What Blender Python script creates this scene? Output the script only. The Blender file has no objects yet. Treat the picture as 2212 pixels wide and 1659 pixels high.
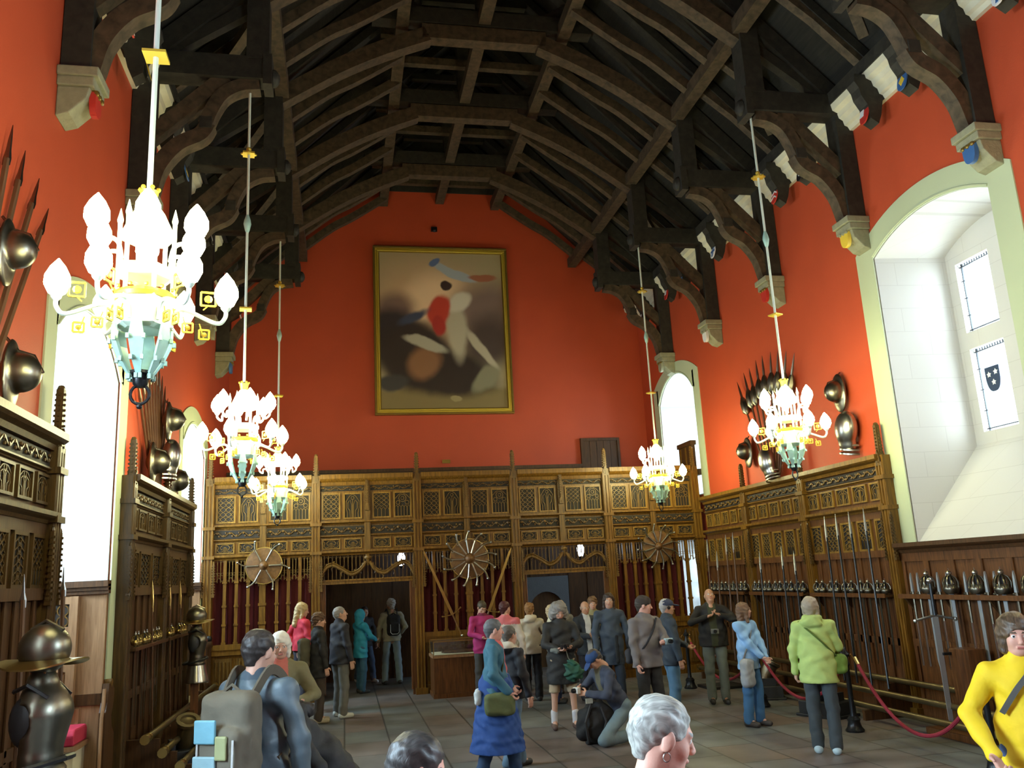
import bpy, math, random
import numpy as np
from mathutils import Vector, Matrix, Euler

random.seed(7)
S = bpy.context.scene
COL = S.collection
PI = math.pi
R = math.radians

# ------------------------------------------------------------------ camera, world, daylight, exposure
W_, H_ = 2212, 1659
FOC, YAW, PITCH, ROLL = 1832.0, R(11.6), R(12.8), R(-2.95)
CAM = np.array([0.0, 0.0, 2.15])
_cy, _sy, _cp, _sp = math.cos(YAW), math.sin(YAW), math.cos(PITCH), math.sin(PITCH)
_f = np.array([_sy*_cp, _cy*_cp, _sp]); _r = np.array([_cy, -_sy, 0.0]); _u = np.cross(_r, _f)
_cr, _sr = math.cos(ROLL), math.sin(ROLL)
_r, _u = _cr*_r + _sr*_u, -_sr*_r + _cr*_u

def at(x, y, X=None, Y=None, Z=None):
    """the point of the place seen at a pixel of the photograph, on a known plane"""
    d = _f + _r*(x-W_/2)/FOC - _u*(y-H_/2)/FOC
    t = X/d[0] if X is not None else (Y/d[1] if Y is not None else (Z-CAM[2])/d[2])
    return Vector(CAM + d*t)

cam = bpy.data.cameras.new('camera')
camo = bpy.data.objects.new('camera', cam); COL.objects.link(camo)
cam.sensor_width = 36.0; cam.lens = 36.0*FOC/W_; cam.clip_end = 200
camo.matrix_world = Matrix(((_r[0], _u[0], -_f[0], CAM[0]), (_r[1], _u[1], -_f[1], CAM[1]), (_r[2], _u[2], -_f[2], CAM[2]), (0, 0, 0, 1)))
S.camera = camo
S.view_settings.view_transform = 'Standard'; S.view_settings.look = 'None'
S.view_settings.gamma = 1; S.view_settings.use_curve_mapping = False
S.view_settings.exposure = 0.6
try:
    S.cycles.max_bounces = 6; S.cycles.diffuse_bounces = 3; S.cycles.glossy_bounces = 2
    S.cycles.transparent_max_bounces = 8; S.cycles.sample_clamp_indirect = 6
    S.cycles.caustics_reflective = False; S.cycles.caustics_refractive = False
    S.cycles.use_light_tree = True; S.cycles.use_adaptive_sampling = True; S.cycles.adaptive_threshold = 0.03
except Exception: pass
wd = bpy.data.worlds.new('overcast sky'); S.world = wd; wd.use_nodes = True
wd.node_tree.nodes['Background'].inputs[0].default_value = (0.80, 0.88, 1.0, 1)
wd.node_tree.nodes['Background'].inputs[1].default_value = 2.5

DAY = 95.0        # radiant strength of the sky behind one square metre of window
def daylight(x, y, z, w, h, toward, k=1.0, col=(0.66, 0.84, 1.0)):
    """a patch of bright overcast sky just outside a window; toward = +1 light goes to +X, -1 to -X"""
    l = bpy.data.lights.new('window daylight', 'AREA'); l.shape = 'RECTANGLE'; l.size = w; l.size_y = h
    l.energy = DAY*w*h*k; l.color = col
    o = bpy.data.objects.new('window daylight', l); COL.objects.link(o); o.location = (x, y, z)
    o.rotation_euler = (R(90), 0, R(-90) if toward > 0 else R(90))
    return o
# right wall windows (panes 0.1 m in front of each patch)
for cy, k in ((9.55, .42), (0.6, 5.0)):
    for dy in (-0.58, 0.58):
        for cz, hh in ((4.44, 1.22), (5.83, 1.05)):
            daylight(9.32, cy+dy, cz, .66, hh, -1, k, (.84, .92, 1.0) if cy > 5 else (.66, .84, 1.0))
daylight(9.35, 18.8, 5.0, 1.7, 2.6, -1, .55)
daylight(8.9, 18.9, 1.5, 1.5, 2.6, -1, 0.20)
# left wall alcove windows
for cy, k in ((9.72, 1.1), (16.4, .8), (3.1, 2.6)):
    daylight(-4.25, cy, 3.75, 1.7, 2.3, +1, k)

# ------------------------------------------------------------------ materials
def _mat(name):
    m = bpy.data.materials.new(name); m.use_nodes = True
    return m, m.node_tree.nodes, m.node_tree.links, m.node_tree.nodes['Principled BSDF']
def c4(c): return (c[0], c[1], c[2], 1)
def plain(name, col, rough=.6, metal=0.0, var=.12, scale=6.0, bump=0.0, bscale=40.0, spec=None):
    m, n, l, b = _mat(name)
    tc = n.new('ShaderNodeTexCoord'); nz = n.new('ShaderNodeTexNoise'); nz.inputs['Scale'].default_value = scale
    nz.inputs['Detail'].default_value = 4
    l.new(tc.outputs['Object'], nz.inputs['Vector'])
    mx = n.new('ShaderNodeMix'); mx.data_type = 'RGBA'
    mx.inputs['A'].default_value = c4([max(0, v*(1-var)) for v in col]); mx.inputs['B'].default_value = c4([min(1, v*(1+var)) for v in col])
    l.new(nz.outputs['Fac'], mx.inputs['Factor']); l.new(mx.outputs['Result'], b.inputs['Base Color'])
    b.inputs['Roughness'].default_value = rough; b.inputs['Metallic'].default_value = metal
    if spec is not None: b.inputs['Specular IOR Level'].default_value = spec
    if bump:
        n2 = n.new('ShaderNodeTexNoise'); n2.inputs['Scale'].default_value = bscale; n2.inputs['Detail'].default_value = 5
        l.new(tc.outputs['Object'], n2.inputs['Vector'])
        bp = n.new('ShaderNodeBump'); bp.inputs['Strength'].default_value = bump; bp.inputs['Distance'].default_value = .02
        l.new(n2.outputs['Fac'], bp.inputs['Height']); l.new(bp.outputs['Normal'], b.inputs['Normal'])
    return m
def wood(name, c1, c2, rough=.4, stretch=(14, 14, 1.2), scale=2.5, bump=.15):
    m, n, l, b = _mat(name)
    tc = n.new('ShaderNodeTexCoord'); mp = n.new('ShaderNodeMapping'); mp.inputs['Scale'].default_value = stretch
    nz = n.new('ShaderNodeTexNoise'); nz.inputs['Scale'].default_value = scale; nz.inputs['Detail'].default_value = 6; nz.inputs['Distortion'].default_value = .6
    l.new(tc.outputs['Object'], mp.inputs['Vector']); l.new(mp.outputs['Vector'], nz.inputs['Vector'])
    cr = n.new('ShaderNodeValToRGB'); cr.color_ramp.elements[0].position = .3; cr.color_ramp.elements[1].position = .72
    cr.color_ramp.elements[0].color = c4(c1); cr.color_ramp.elements[1].color = c4(c2)
    l.new(nz.outputs['Fac'], cr.inputs['Fac']); l.new(cr.outputs['Color'], b.inputs['Base Color'])
    bp = n.new('ShaderNodeBump'); bp.inputs['Strength'].default_value = bump; bp.inputs['Distance'].default_value = .01
    l.new(nz.outputs['Fac'], bp.inputs['Height']); l.new(bp.outputs['Normal'], b.inputs['Normal'])
    b.inputs['Roughness'].default_value = rough; b.inputs['Specular IOR Level'].default_value = .35
    return m
def emis(name, col, strength):
    m, n, l, b = _mat(name)
    b.inputs['Base Color'].default_value = c4(col); b.inputs['Emission Color'].default_value = c4(col)
    b.inputs['Emission Strength'].default_value = strength
    return m
M = {}
M['red'] = plain('red wall paint', (.46, .060, .016), .62, var=.10, scale=1.6, bump=.08, bscale=60)
M['cream'] = plain('cream painted stone', (.47, .52, .33), .6, var=.04, scale=2, bump=.05)
M['oak'] = wood('golden oak', (.080, .036, .005), (.225, .108, .014), .36)
M['oakbrown'] = wood('brown oak', (.030, .016, .004), (.090, .046, .010), .38)
M['carvebrown'] = wood('brown carved oak', (.032, .018, .005), (.115, .062, .016), .36)
M['oaklight'] = wood('yellow oak frame', (.12, .062, .010), (.30, .165, .028), .36)
M['rib'] = wood('worn carved tracery', (.10, .056, .014), (.26, .15, .035), .36)  # lighter tone of the carved oak, for more contrast in the tracery
M['oakdark'] = wood('dark oak', (.038, .017, .006), (.092, .040, .013), .42)
M['oakred'] = wood('reddish oak panel', (.062, .024, .008), (.160, .063, .019), .38)
M['oakpale'] = wood('pale brown oak', (.22, .12, .06), (.36, .21, .11), .4)
M['carve'] = wood('carved oak', (.058, .029, .007), (.19, .100, .020), .36)
M['recess'] = plain('dark oak ground', (.012, .008, .005), .7)
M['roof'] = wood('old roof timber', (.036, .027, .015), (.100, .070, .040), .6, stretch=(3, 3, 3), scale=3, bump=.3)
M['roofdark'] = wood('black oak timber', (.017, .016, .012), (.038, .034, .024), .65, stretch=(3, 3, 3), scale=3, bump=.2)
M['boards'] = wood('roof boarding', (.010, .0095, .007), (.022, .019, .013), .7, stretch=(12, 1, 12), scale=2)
M['whitestone'] = plain('pale stone moulding', (.70, .66, .48), .7)
M['corbel'] = plain('grey green carved stone', (.27, .26, .16), .8, var=.3, scale=14, bump=.3)
M['greystone'] = plain('grey ashlar stone', (.11, .12, .13), .8, var=.15, scale=5, bump=.3)
M['gold'] = plain('gilded moulding', (.66, .48, .06), .38, .55, var=.08)
M['giltdark'] = plain('dull gilt', (.26, .17, .035), .4, .7, var=.15)
M['verdi'] = plain('pale verdigris paint', (.38, .60, .52), .45, .2, var=.2, scale=20)
M['pale'] = plain('pale enamelled metal', (.70, .80, .68), .4, .1, var=.05)
M['iron'] = plain('black iron', (.02, .022, .025), .35, .6)
M['steel'] = plain('polished steel', (.40, .40, .37), .30, 1.0, var=.1, scale=12)
M['darksteel'] = plain('dark browned steel', (.19, .175, .135), .36, 1.0, var=.25, scale=8)
M['blade'] = plain('blade steel', (.50, .56, .62), .36, .7, var=.05)
M['brass'] = plain('old brass', (.46, .34, .12), .3, 1.0, var=.2)
M['bronze'] = plain('dull bronze', (.16, .12, .055), .42, .8, var=.25, scale=4)
M['ash'] = wood('pole wood', (.06, .028, .014), (.13, .062, .03), .45)
M['curtain'] = plain('crimson curtain', (.075, .004, .009), .9, var=.3, scale=3)
M['redcloth'] = plain('crimson cushion cloth', (.45, .02, .06), .8, var=.1)
M['rope'] = plain('red rope', (.25, .012, .028), .75, var=.25, scale=60)
M['leather'] = wood('brown leather', (.10, .050, .018), (.21, .105, .038), .5, stretch=(3, 3, 3), scale=5, bump=.1)
M['glassbulb'] = emis('lit frosted lamp glass', (.97, .93, .50), 44.0)
M['lantern'] = emis('lit lantern glass', (.78, .88, 1.0), 9.0)
M['lead'] = plain('lead strip', (.06, .07, .08), .5, .5)
M['bluepaint'] = plain('dark blue heraldic glass', (.012, .03, .07), .3)
M['whitepaint'] = plain('white heraldic paint', (.75, .75, .72), .5)
M['yellowpaint'] = plain('yellow heraldic paint', (.75, .52, .05), .5)
M['redpaint'] = plain('red heraldic paint', (.50, .03, .02), .5)
M['bluehp'] = plain('blue heraldic paint', (.04, .12, .30), .5)
M['black'] = plain('black paint', (.010, .010, .011), .5)
def floor_mat():
    m, n, l, b = _mat('stone flags')
    tc = n.new('ShaderNodeTexCoord'); mp = n.new('ShaderNodeMapping'); mp.inputs['Rotation'].default_value = (0, 0, R(90))
    l.new(tc.outputs['Object'], mp.inputs['Vector'])
    br = n.new('ShaderNodeTexBrick'); br.inputs['Scale'].default_value = 1.0
    br.inputs['Brick Width'].default_value = .95; br.inputs['Row Height'].default_value = .62
    br.inputs['Mortar Size'].default_value = .012; br.inputs['Bias'].default_value = -.25
    br.inputs['Color1'].default_value = (.170, .184, .180, 1); br.inputs['Color2'].default_value = (.21, .14, .115, 1)
    br.inputs['Mortar'].default_value = (.06, .06, .055, 1)
    l.new(mp.outputs['Vector'], br.inputs['Vector'])
    nz = n.new('ShaderNodeTexNoise'); nz.inputs['Scale'].default_value = 1.3; nz.inputs['Detail'].default_value = 7
    l.new(tc.outputs['Object'], nz.inputs['Vector'])
    cr = n.new('ShaderNodeValToRGB'); cr.color_ramp.elements[0].color = (.5, .5, .5, 1); cr.color_ramp.elements[1].color = (1.25, 1.25, 1.28, 1)
    cr.color_ramp.elements[0].position = .3; cr.color_ramp.elements[1].position = .75
    l.new(nz.outputs['Fac'], cr.inputs['Fac'])
    mx = n.new('ShaderNodeMix'); mx.data_type = 'RGBA'; mx.blend_type = 'MULTIPLY'; mx.inputs['Factor'].default_value = 1
    l.new(br.outputs['Color'], mx.inputs['A']); l.new(cr.outputs['Color'], mx.inputs['B']); l.new(mx.outputs['Result'], b.inputs['Base Color'])
    bp = n.new('ShaderNodeBump'); bp.inputs['Strength'].default_value = .25; bp.inputs['Distance'].default_value = .01
    l.new(nz.outputs['Fac'], bp.inputs['Height']); l.new(bp.outputs['Normal'], b.inputs['Normal'])
    b.inputs['Roughness'].default_value = .42
    return m
M['floor'] = floor_mat()
def block_mat():
    m, n, l, b = _mat('white painted ashlar')
    tc = n.new('ShaderNodeTexCoord'); sp = n.new('ShaderNodeSeparateXYZ'); cb = n.new('ShaderNodeCombineXYZ')
    ad = n.new('ShaderNodeMath'); l.new(tc.outputs['Object'], sp.inputs[0]); l.new(sp.outputs[0], ad.inputs[0]); l.new(sp.outputs[1], ad.inputs[1])
    l.new(ad.outputs[0], cb.inputs[0]); l.new(sp.outputs[2], cb.inputs[1])
    br = n.new('ShaderNodeTexBrick'); br.inputs['Scale'].default_value = 1; br.inputs['Brick Width'].default_value = .7; br.inputs['Row Height'].default_value = .36
    br.inputs['Mortar Size'].default_value = .004
    br.inputs['Color1'].default_value = (.55, .535, .50, 1); br.inputs['Color2'].default_value = (.56, .545, .51, 1); br.inputs['Mortar'].default_value = (.47, .45, .42, 1)
    l.new(cb.outputs[0], br.inputs['Vector']); l.new(br.outputs['Color'], b.inputs['Base Color'])
    b.inputs['Roughness'].default_value = .7
    return m
M['white'] = block_mat()
def glass_mat():
    m, n, l, b = _mat('old window glass')
    tr = n.new('ShaderNodeBsdfTransparent'); tr.inputs[0].default_value = (.93, .97, .98, 1)
    gl = n.new('ShaderNodeBsdfGlossy'); gl.inputs['Roughness'].default_value = .05
    mx = n.new('ShaderNodeMixShader'); mx.inputs[0].default_value = .06
    l.new(tr.outputs[0], mx.inputs[1]); l.new(gl.outputs[0], mx.inputs[2]); l.new(mx.outputs[0], n['Material Output'].inputs[0])
    return m
M['glass'] = glass_mat()
def painting_mat():
    """loose oil-paint masses: warm smoky sky, pale and dark forms, ochre ground"""
    m, n, l, b = _mat('oil painting canvas')
    tc = n.new('ShaderNodeTexCoord')
    nz = n.new('ShaderNodeTexNoise'); nz.inputs['Scale'].default_value = 2.2; nz.inputs['Detail'].default_value = 7
    l.new(tc.outputs['Generated'], nz.inputs['Vector'])
    sub = n.new('ShaderNodeVectorMath'); sub.operation = 'SUBTRACT'; sub.inputs[1].default_value = (.5, .5, .5)
    l.new(nz.outputs['Color'], sub.inputs[0])
    scl = n.new('ShaderNodeVectorMath'); scl.operation = 'SCALE'; scl.inputs['Scale'].default_value = .15
    l.new(sub.outputs[0], scl.inputs[0])
    add = n.new('ShaderNodeVectorMath'); l.new(tc.outputs['Generated'], add.inputs[0]); l.new(scl.outputs[0], add.inputs[1])
    sep = n.new('ShaderNodeSeparateXYZ'); l.new(add.outputs[0], sep.inputs[0])
    flat = n.new('ShaderNodeCombineXYZ'); l.new(sep.outputs[0], flat.inputs[0]); l.new(sep.outputs[2], flat.inputs[1])
    cur = None
    # x, y (0..1 up), rx, ry, rotation, colour, softness
    blobs = [(.35, .62, .50, .32, 0, (.55, .36, .20), .9), (.40, .70, .25, .14, 20, (.80, .55, .32), .9), (.12, .62, .18, .12, 0, (.20, .12, .09), .8),
             (.85, .60, .30, .20, 0, (.20, .13, .10), .9), (.85, .42, .22, .16, 10, (.07, .045, .035), .9), (.10, .45, .30, .18, 0, (.035, .025, .025), .5),
             (.5, .06, .8, .10, 0, (.22, .16, .06), .4), (.30, .33, .30, .22, -10, (.035, .022, .016), .4), (.50, .24, .42, .15, -8, (.030, .018, .012), .45),
             (.35, .30, .13, .10, 30, (.26, .12, .05), .6), (.36, .42, .16, .035, -12, (.42, .38, .27), .4), (.85, .20, .13, .06, 40, (.24, .22, .13), .5),
             (.10, .18, .12, .05, 10, (.05, .045, .04), .5), (.60, .50, .075, .18, 8, (.46, .40, .27), .6), (.62, .66, .09, .06, 25, (.62, .56, .42), .5),
             (.80, .38, .18, .03, -38, (.46, .40, .27), .5), (.47, .62, .085, .10, -18, (.52, .05, .025), .35), (.47, .53, .05, .06, 0, (.40, .03, .02), .4),
             (.52, .78, .045, .035, 0, (.05, .025, .02), .3), (.28, .58, .12, .03, 22, (.05, .06, .10), .7), (.60, .86, .17, .035, -18, (.36, .40, .42), .35),
             (.45, .92, .05, .02, 30, (.10, .15, .28), .4), (.82, .83, .12, .025, -4, (.34, .12, .06), .4), (.60, .07, .05, .02, 0, (.34, .27, .12), .4)]
    base = (.36, .29, .16)
    for (x, y, rx, ry, rot, col, soft) in blobs:
        mp = n.new('ShaderNodeMapping'); mp.vector_type = 'TEXTURE'
        mp.inputs['Location'].default_value = (x, y, 0); mp.inputs['Rotation'].default_value = (0, 0, R(rot)); mp.inputs['Scale'].default_value = (rx, ry, 1)
        l.new(flat.outputs[0], mp.inputs['Vector'])
        ln = n.new('ShaderNodeVectorMath'); ln.operation = 'LENGTH'; l.new(mp.outputs[0], ln.inputs[0])
        mr = n.new('ShaderNodeMapRange'); mr.interpolation_type = 'SMOOTHSTEP'
        mr.inputs['From Min'].default_value = 1-soft*.6; mr.inputs['From Max'].default_value = 1+soft*.5
        mr.inputs['To Min'].default_value = 1; mr.inputs['To Max'].default_value = 0
        l.new(ln.outputs['Value'], mr.inputs['Value'])
        mx = n.new('ShaderNodeMix'); mx.data_type = 'RGBA'; l.new(mr.outputs[0], mx.inputs['Factor'])
        if cur is None: mx.inputs['A'].default_value = c4(base)
        else: l.new(cur, mx.inputs['A'])
        mx.inputs['B'].default_value = c4(col); cur = mx.outputs['Result']
    l.new(cur, b.inputs['Base Color']); b.inputs['Roughness'].default_value = .5
    return m
M['painting'] = painting_mat()
def streaks(col):
    m, n, l, b = _mat('streaked hair')
    tc = n.new('ShaderNodeTexCoord'); mp = n.new('ShaderNodeMapping'); mp.inputs['Scale'].default_value = (70, 9, 22); mp.inputs['Rotation'].default_value = (0, .5, 0)
    nz = n.new('ShaderNodeTexNoise'); nz.inputs['Scale'].default_value = 1.0; nz.inputs['Detail'].default_value = 5; nz.inputs['Distortion'].default_value = 1.2
    l.new(tc.outputs['Object'], mp.inputs['Vector']); l.new(mp.outputs[0], nz.inputs['Vector'])
    cr = n.new('ShaderNodeValToRGB'); cr.color_ramp.elements[0].position = .32; cr.color_ramp.elements[1].position = .68
    cr.color_ramp.elements[0].color = c4([v*.45 for v in col]); cr.color_ramp.elements[1].color = c4([min(1, v*1.35) for v in col])
    l.new(nz.outputs['Fac'], cr.inputs['Fac']); l.new(cr.outputs['Color'], b.inputs['Base Color'])
    bp = n.new('ShaderNodeBump'); bp.inputs['Strength'].default_value = .6; bp.inputs['Distance'].default_value = .004
    l.new(nz.outputs['Fac'], bp.inputs['Height']); l.new(bp.outputs['Normal'], b.inputs['Normal']); b.inputs['Roughness'].default_value = .5
    return m
_cl = {}
def cloth(col, rough=.8, var=.14):
    k = (tuple(round(c, 3) for c in col), rough)
    if k not in _cl: _cl[k] = plain('cloth %02d' % len(_cl), col, rough, var=var, scale=9, bump=.45 if var > .1 else .1, bscale=9 if var > .1 else 30)
    return _cl[k]

# ------------------------------------------------------------------ mesh helpers
class MB:
    def __init__(s): s.v = []; s.f = []
    def add(s, vs, fs):
        o = len(s.v); s.v.extend([tuple(v) for v in vs]); s.f.extend([tuple(i+o for i in f) for f in fs]); return s
    def box(s, c, d, rot=None):
        x, y, z = d[0]/2, d[1]/2, d[2]/2
        vs = [Vector(p) for p in ((-x,-y,-z),(x,-y,-z),(x,y,-z),(-x,y,-z),(-x,-y,z),(x,-y,z),(x,y,z),(-x,y,z))]
        if rot is not None: vs = [rot @ v for v in vs]
        c = Vector(c)
        return s.add([v+c for v in vs], [(0,3,2,1),(4,5,6,7),(0,1,5,4),(1,2,6,5),(2,3,7,6),(3,0,4,7)])
    def bx(s, x0, x1, y0, y1, z0, z1):
        return s.box(((x0+x1)/2, (y0+y1)/2, (z0+z1)/2), (abs(x1-x0), abs(y1-y0), abs(z1-z0)))
    def bar(s, p, q, w, h, up=(0, 0, 1)):
        p, q = Vector(p), Vector(q); d = q-p; L = d.length
        if L < 1e-6: return s
        z = d/L; x = Vector(up).cross(z)
        if x.length < 1e-4: x = Vector((1, 0, 0)).cross(z)
        x.normalize(); y = z.cross(x)
        return s.box((p+q)/2, (w, h, L), Matrix((x, y, z)).transposed())
    def tube(s, pts, r, n=8, cap=True):
        pts = [Vector(p) for p in pts]; k = len(pts)
        rs = r if hasattr(r, '__len__') else [r]*k
        t0 = (pts[1]-pts[0]).normalized(); a = Vector((0, 0, 1)) if abs(t0.z) < .9 else Vector((1, 0, 0))
        x = a.cross(t0).normalized(); vs = []; fs = []
        for i, p in enumerate(pts):
            t = (pts[min(i+1, k-1)]-pts[max(i-1, 0)])
            if t.length < 1e-9: t = t0
            t = t.normalized(); x = (x-t*x.dot(t)).normalized(); y = t.cross(x)
            for j in range(n):
                an = 2*PI*j/n + PI/n; vs.append(p+(x*math.cos(an)+y*math.sin(an))*rs[i])
        for i in range(k-1):
            for j in range(n):
                j2 = (j+1) % n; fs.append((i*n+j, i*n+j2, (i+1)*n+j2, (i+1)*n+j))
        if cap: fs.append(tuple(range(n-1, -1, -1))); fs.append(tuple((k-1)*n+j for j in range(n)))
        return s.add(vs, fs)
    def lathe(s, prof, n=16, c=(0, 0, 0), rot=None, sx=1, sy=1):
        vs = []; fs = []; c = Vector(c)
        for (r, z) in prof:
            for j in range(n):
                a = 2*PI*j/n; v = Vector((r*math.cos(a)*sx, r*math.sin(a)*sy, z))
                if rot is not None: v = rot @ v
                vs.append(v+c)
        for i in range(len(prof)-1):
            for j in range(n):
                j2 = (j+1) % n; fs.append((i*n+j, i*n+j2, (i+1)*n+j2, (i+1)*n+j))
        fs.append(tuple(range(n-1, -1, -1))); fs.append(tuple((len(prof)-1)*n+j for j in range(n)))
        return s.add(vs, fs)
    def ball(s, c, r, n=8, m=6):
        rr = r if hasattr(r, '__len__') else (r, r, r)
        vs = [Vector((c[0], c[1], c[2]-rr[2]))]
        for i in range(1, m):
            ph = -PI/2+PI*i/m
            for j in range(n):
                a = 2*PI*j/n; vs.append(Vector((c[0]+rr[0]*math.cos(ph)*math.cos(a), c[1]+rr[1]*math.cos(ph)*math.sin(a), c[2]+rr[2]*math.sin(ph))))
        vs.append(Vector((c[0], c[1], c[2]+rr[2]))); e = len(vs)-1; fs = []
        for j in range(n): fs.append((0, 1+(j+1) % n, 1+j)); fs.append((e, 1+(m-2)*n+j, 1+(m-2)*n+(j+1) % n))
        for i in range(m-2):
            for j in range(n): fs.append((1+i*n+j, 1+i*n+(j+1) % n, 1+(i+1)*n+(j+1) % n, 1+(i+1)*n+j))
        return s.add(vs, fs)
    def prism(s, poly, a, b, ax='y'):
        """poly: list of 2-D points; extruded from a to b along ax (x: poly=(y,z); y: poly=(x,z); z: poly=(x,y))"""
        k = len(poly)
        def P(p, t): return {'x': (t, p[0], p[1]), 'y': (p[0], t, p[1]), 'z': (p[0], p[1], t)}[ax]
        vs = [P(p, a) for p in poly]+[P(p, b) for p in poly]
        fs = [tuple(range(k)), tuple(range(2*k-1, k-1, -1))]+[(i, k+i, k+(i+1) % k, (i+1) % k) for i in range(k)]
        return s.add(vs, fs)
    def ribbon(s, pts, w, t, nrm=(0, -1, 0)):
        """mitred bar of width w along a path lying in a plane with normal nrm, thickness t along nrm"""
        pts = [Vector(p) for p in pts]; nrm = Vector(nrm); vs = []; fs = []; k = len(pts)
        for i, p in enumerate(pts):
            d = (pts[min(i+1, k-1)]-pts[max(i-1, 0)]).normalized(); sd = d.cross(nrm).normalized()*w/2
            ww = w if not hasattr(w, '__len__') else w[i]
            vs += [p-sd-nrm*t/2, p+sd-nrm*t/2, p+sd+nrm*t/2, p-sd+nrm*t/2]
        for i in range(k-1):
            for j in range(4): fs.append((i*4+j, i*4+(j+1) % 4, i*4+4+(j+1) % 4, i*4+4+j))
        fs += [(3, 2, 1, 0), tuple(4*(k-1)+j for j in range(4))]
        return s.add(vs, fs)
    def mesh(s, name, mat, smooth=False):
        me = bpy.data.meshes.new(name); me.from_pydata([tuple(v) for v in s.v], [], s.f); me.update()
        import bmesh as _b
        bm = _b.new(); bm.from_mesh(me); _b.ops.recalc_face_normals(bm, faces=bm.faces); bm.to_mesh(me); bm.free()
        me.materials.append(mat)
        if smooth:
            me.polygons.foreach_set('use_smooth', [True]*len(me.polygons))
            try: me.set_sharp_from_angle(angle=R(40))
            except Exception: pass
        return me
    def build(s, name, mat, parent=None, smooth=False, bevel=0):
        o = bpy.data.objects.new(name, s.mesh(name, mat, smooth)); COL.objects.link(o)
        if parent is not None: o.parent = parent
        if bevel:
            b = o.modifiers.new('bevel', 'BEVEL'); b.width = bevel; b.segments = 2; b.limit_method = 'ANGLE'
        return o
def inst(name, me, parent=None, loc=(0, 0, 0), rot=(0, 0, 0), scale=(1, 1, 1)):
    o = bpy.data.objects.new(name, me); COL.objects.link(o)
    if parent is not None: o.parent = parent
    o.location = loc; o.rotation_euler = rot; o.scale = scale
    return o
def tag(o, label, cat, group=None):
    o['label'] = label; o['category'] = cat
    if group: o['group'] = group
    return o
def thing(name, label, cat, loc=(0, 0, 0), rot=(0, 0, 0), group=None):
    o = bpy.data.objects.new(name, None); COL.objects.link(o); o.location = loc; o.rotation_euler = rot
    o.empty_display_size = .1
    return tag(o, label, cat, group)
def struct(name, mb, mat, smooth=False):
    o = mb.build(name, mat, None, smooth); o['kind'] = 'structure'; return o
def copy_tree(o, parent=None):
    c = o.copy(); COL.objects.link(c)
    if parent is not None: c.parent = parent
    for ch in list(o.children): copy_tree(ch, c)
    return c
def dup(root, loc, rot=None, label=None, group=None, scale=None):
    c = copy_tree(root); c.location = loc
    if rot is not None: c.rotation_euler = rot
    if label: c['label'] = label
    if group: c['group'] = group
    if scale is not None: c.scale = scale
    return c
ORD = ['first', 'second', 'third', 'fourth', 'fifth', 'sixth', 'seventh', 'eighth', 'ninth', 'tenth', 'eleventh', 'twelfth']
def arc(cx, cz, r, a0, a1, n=8, y=0, rz=None):
    rz = rz or r
    return [(cx+r*math.cos(R(a0+(a1-a0)*i/n)), y, cz+rz*math.sin(R(a0+(a1-a0)*i/n))) for i in range(n+1)]
def spline(pts, n=6):
    """Catmull-Rom through pts"""
    P = [Vector(p) for p in pts]; P = [P[0]*2-P[1]]+P+[P[-1]*2-P[-2]]; out = []
    for i in range(1, len(P)-2):
        for k in range(n):
            t = k/n; a, b, c, d = P[i-1], P[i], P[i+1], P[i+2]
            out.append(.5*((2*b)+(c-a)*t+(2*a-5*b+4*c-d)*t*t+(3*b-a-3*c+d)*t**3))
    out.append(P[-2]); return out

# ------------------------------------------------------------------ implicit surfaces (one continuous skin over many limbs)
def cap(a, b, ra, rb=None, fl=(1, 1, 1)): return ('c', np.array(a, float), np.array(b, float), ra, ra if rb is None else rb, np.array(fl, float))
def ell(c, r, rot=None): return ('e', np.array(c, float), np.array(r, float), None if rot is None else np.array(Euler([R(v) for v in rot]).to_matrix()))
def rbox(c, r, q): return ('b', np.array(c, float), np.array(r, float), q)
def sd(pr, X, Y, Z):
    if pr[0] == 'c':
        _, a, b, ra, rb, fl = pr
        px, py, pz = (X-a[0])/fl[0], (Y-a[1])/fl[1], (Z-a[2])/fl[2]
        d = (b-a)/fl; dd = float(d@d)+1e-12
        h = np.clip((px*d[0]+py*d[1]+pz*d[2])/dd, 0, 1)
        return (np.sqrt((px-d[0]*h)**2+(py-d[1]*h)**2+(pz-d[2]*h)**2)-(ra+(rb-ra)*h))*min(fl)
    if pr[0] == 'b':
        _, c, r, q = pr
        px, py, pz = np.abs(X-c[0])-r[0]+q, np.abs(Y-c[1])-r[1]+q, np.abs(Z-c[2])-r[2]+q
        return np.sqrt(np.maximum(px, 0)**2+np.maximum(py, 0)**2+np.maximum(pz, 0)**2)+np.minimum(np.maximum(px, np.maximum(py, pz)), 0)-q
    _, c, r, rot = pr
    px, py, pz = X-c[0], Y-c[1], Z-c[2]
    if rot is not None:
        px, py, pz = (rot[0, 0]*px+rot[1, 0]*py+rot[2, 0]*pz, rot[0, 1]*px+rot[1, 1]*py+rot[2, 1]*pz, rot[0, 2]*px+rot[1, 2]*py+rot[2, 2]*pz)
    k = np.sqrt((px/r[0])**2+(py/r[1])**2+(pz/r[2])**2)
    return (k-1)*min(r)
def smin(a, b, k):
    if k <= 0: return np.minimum(a, b)
    h = np.clip(.5+.5*(b-a)/k, 0, 1); return b+(a-b)*h-k*h*(1-h)
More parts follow.
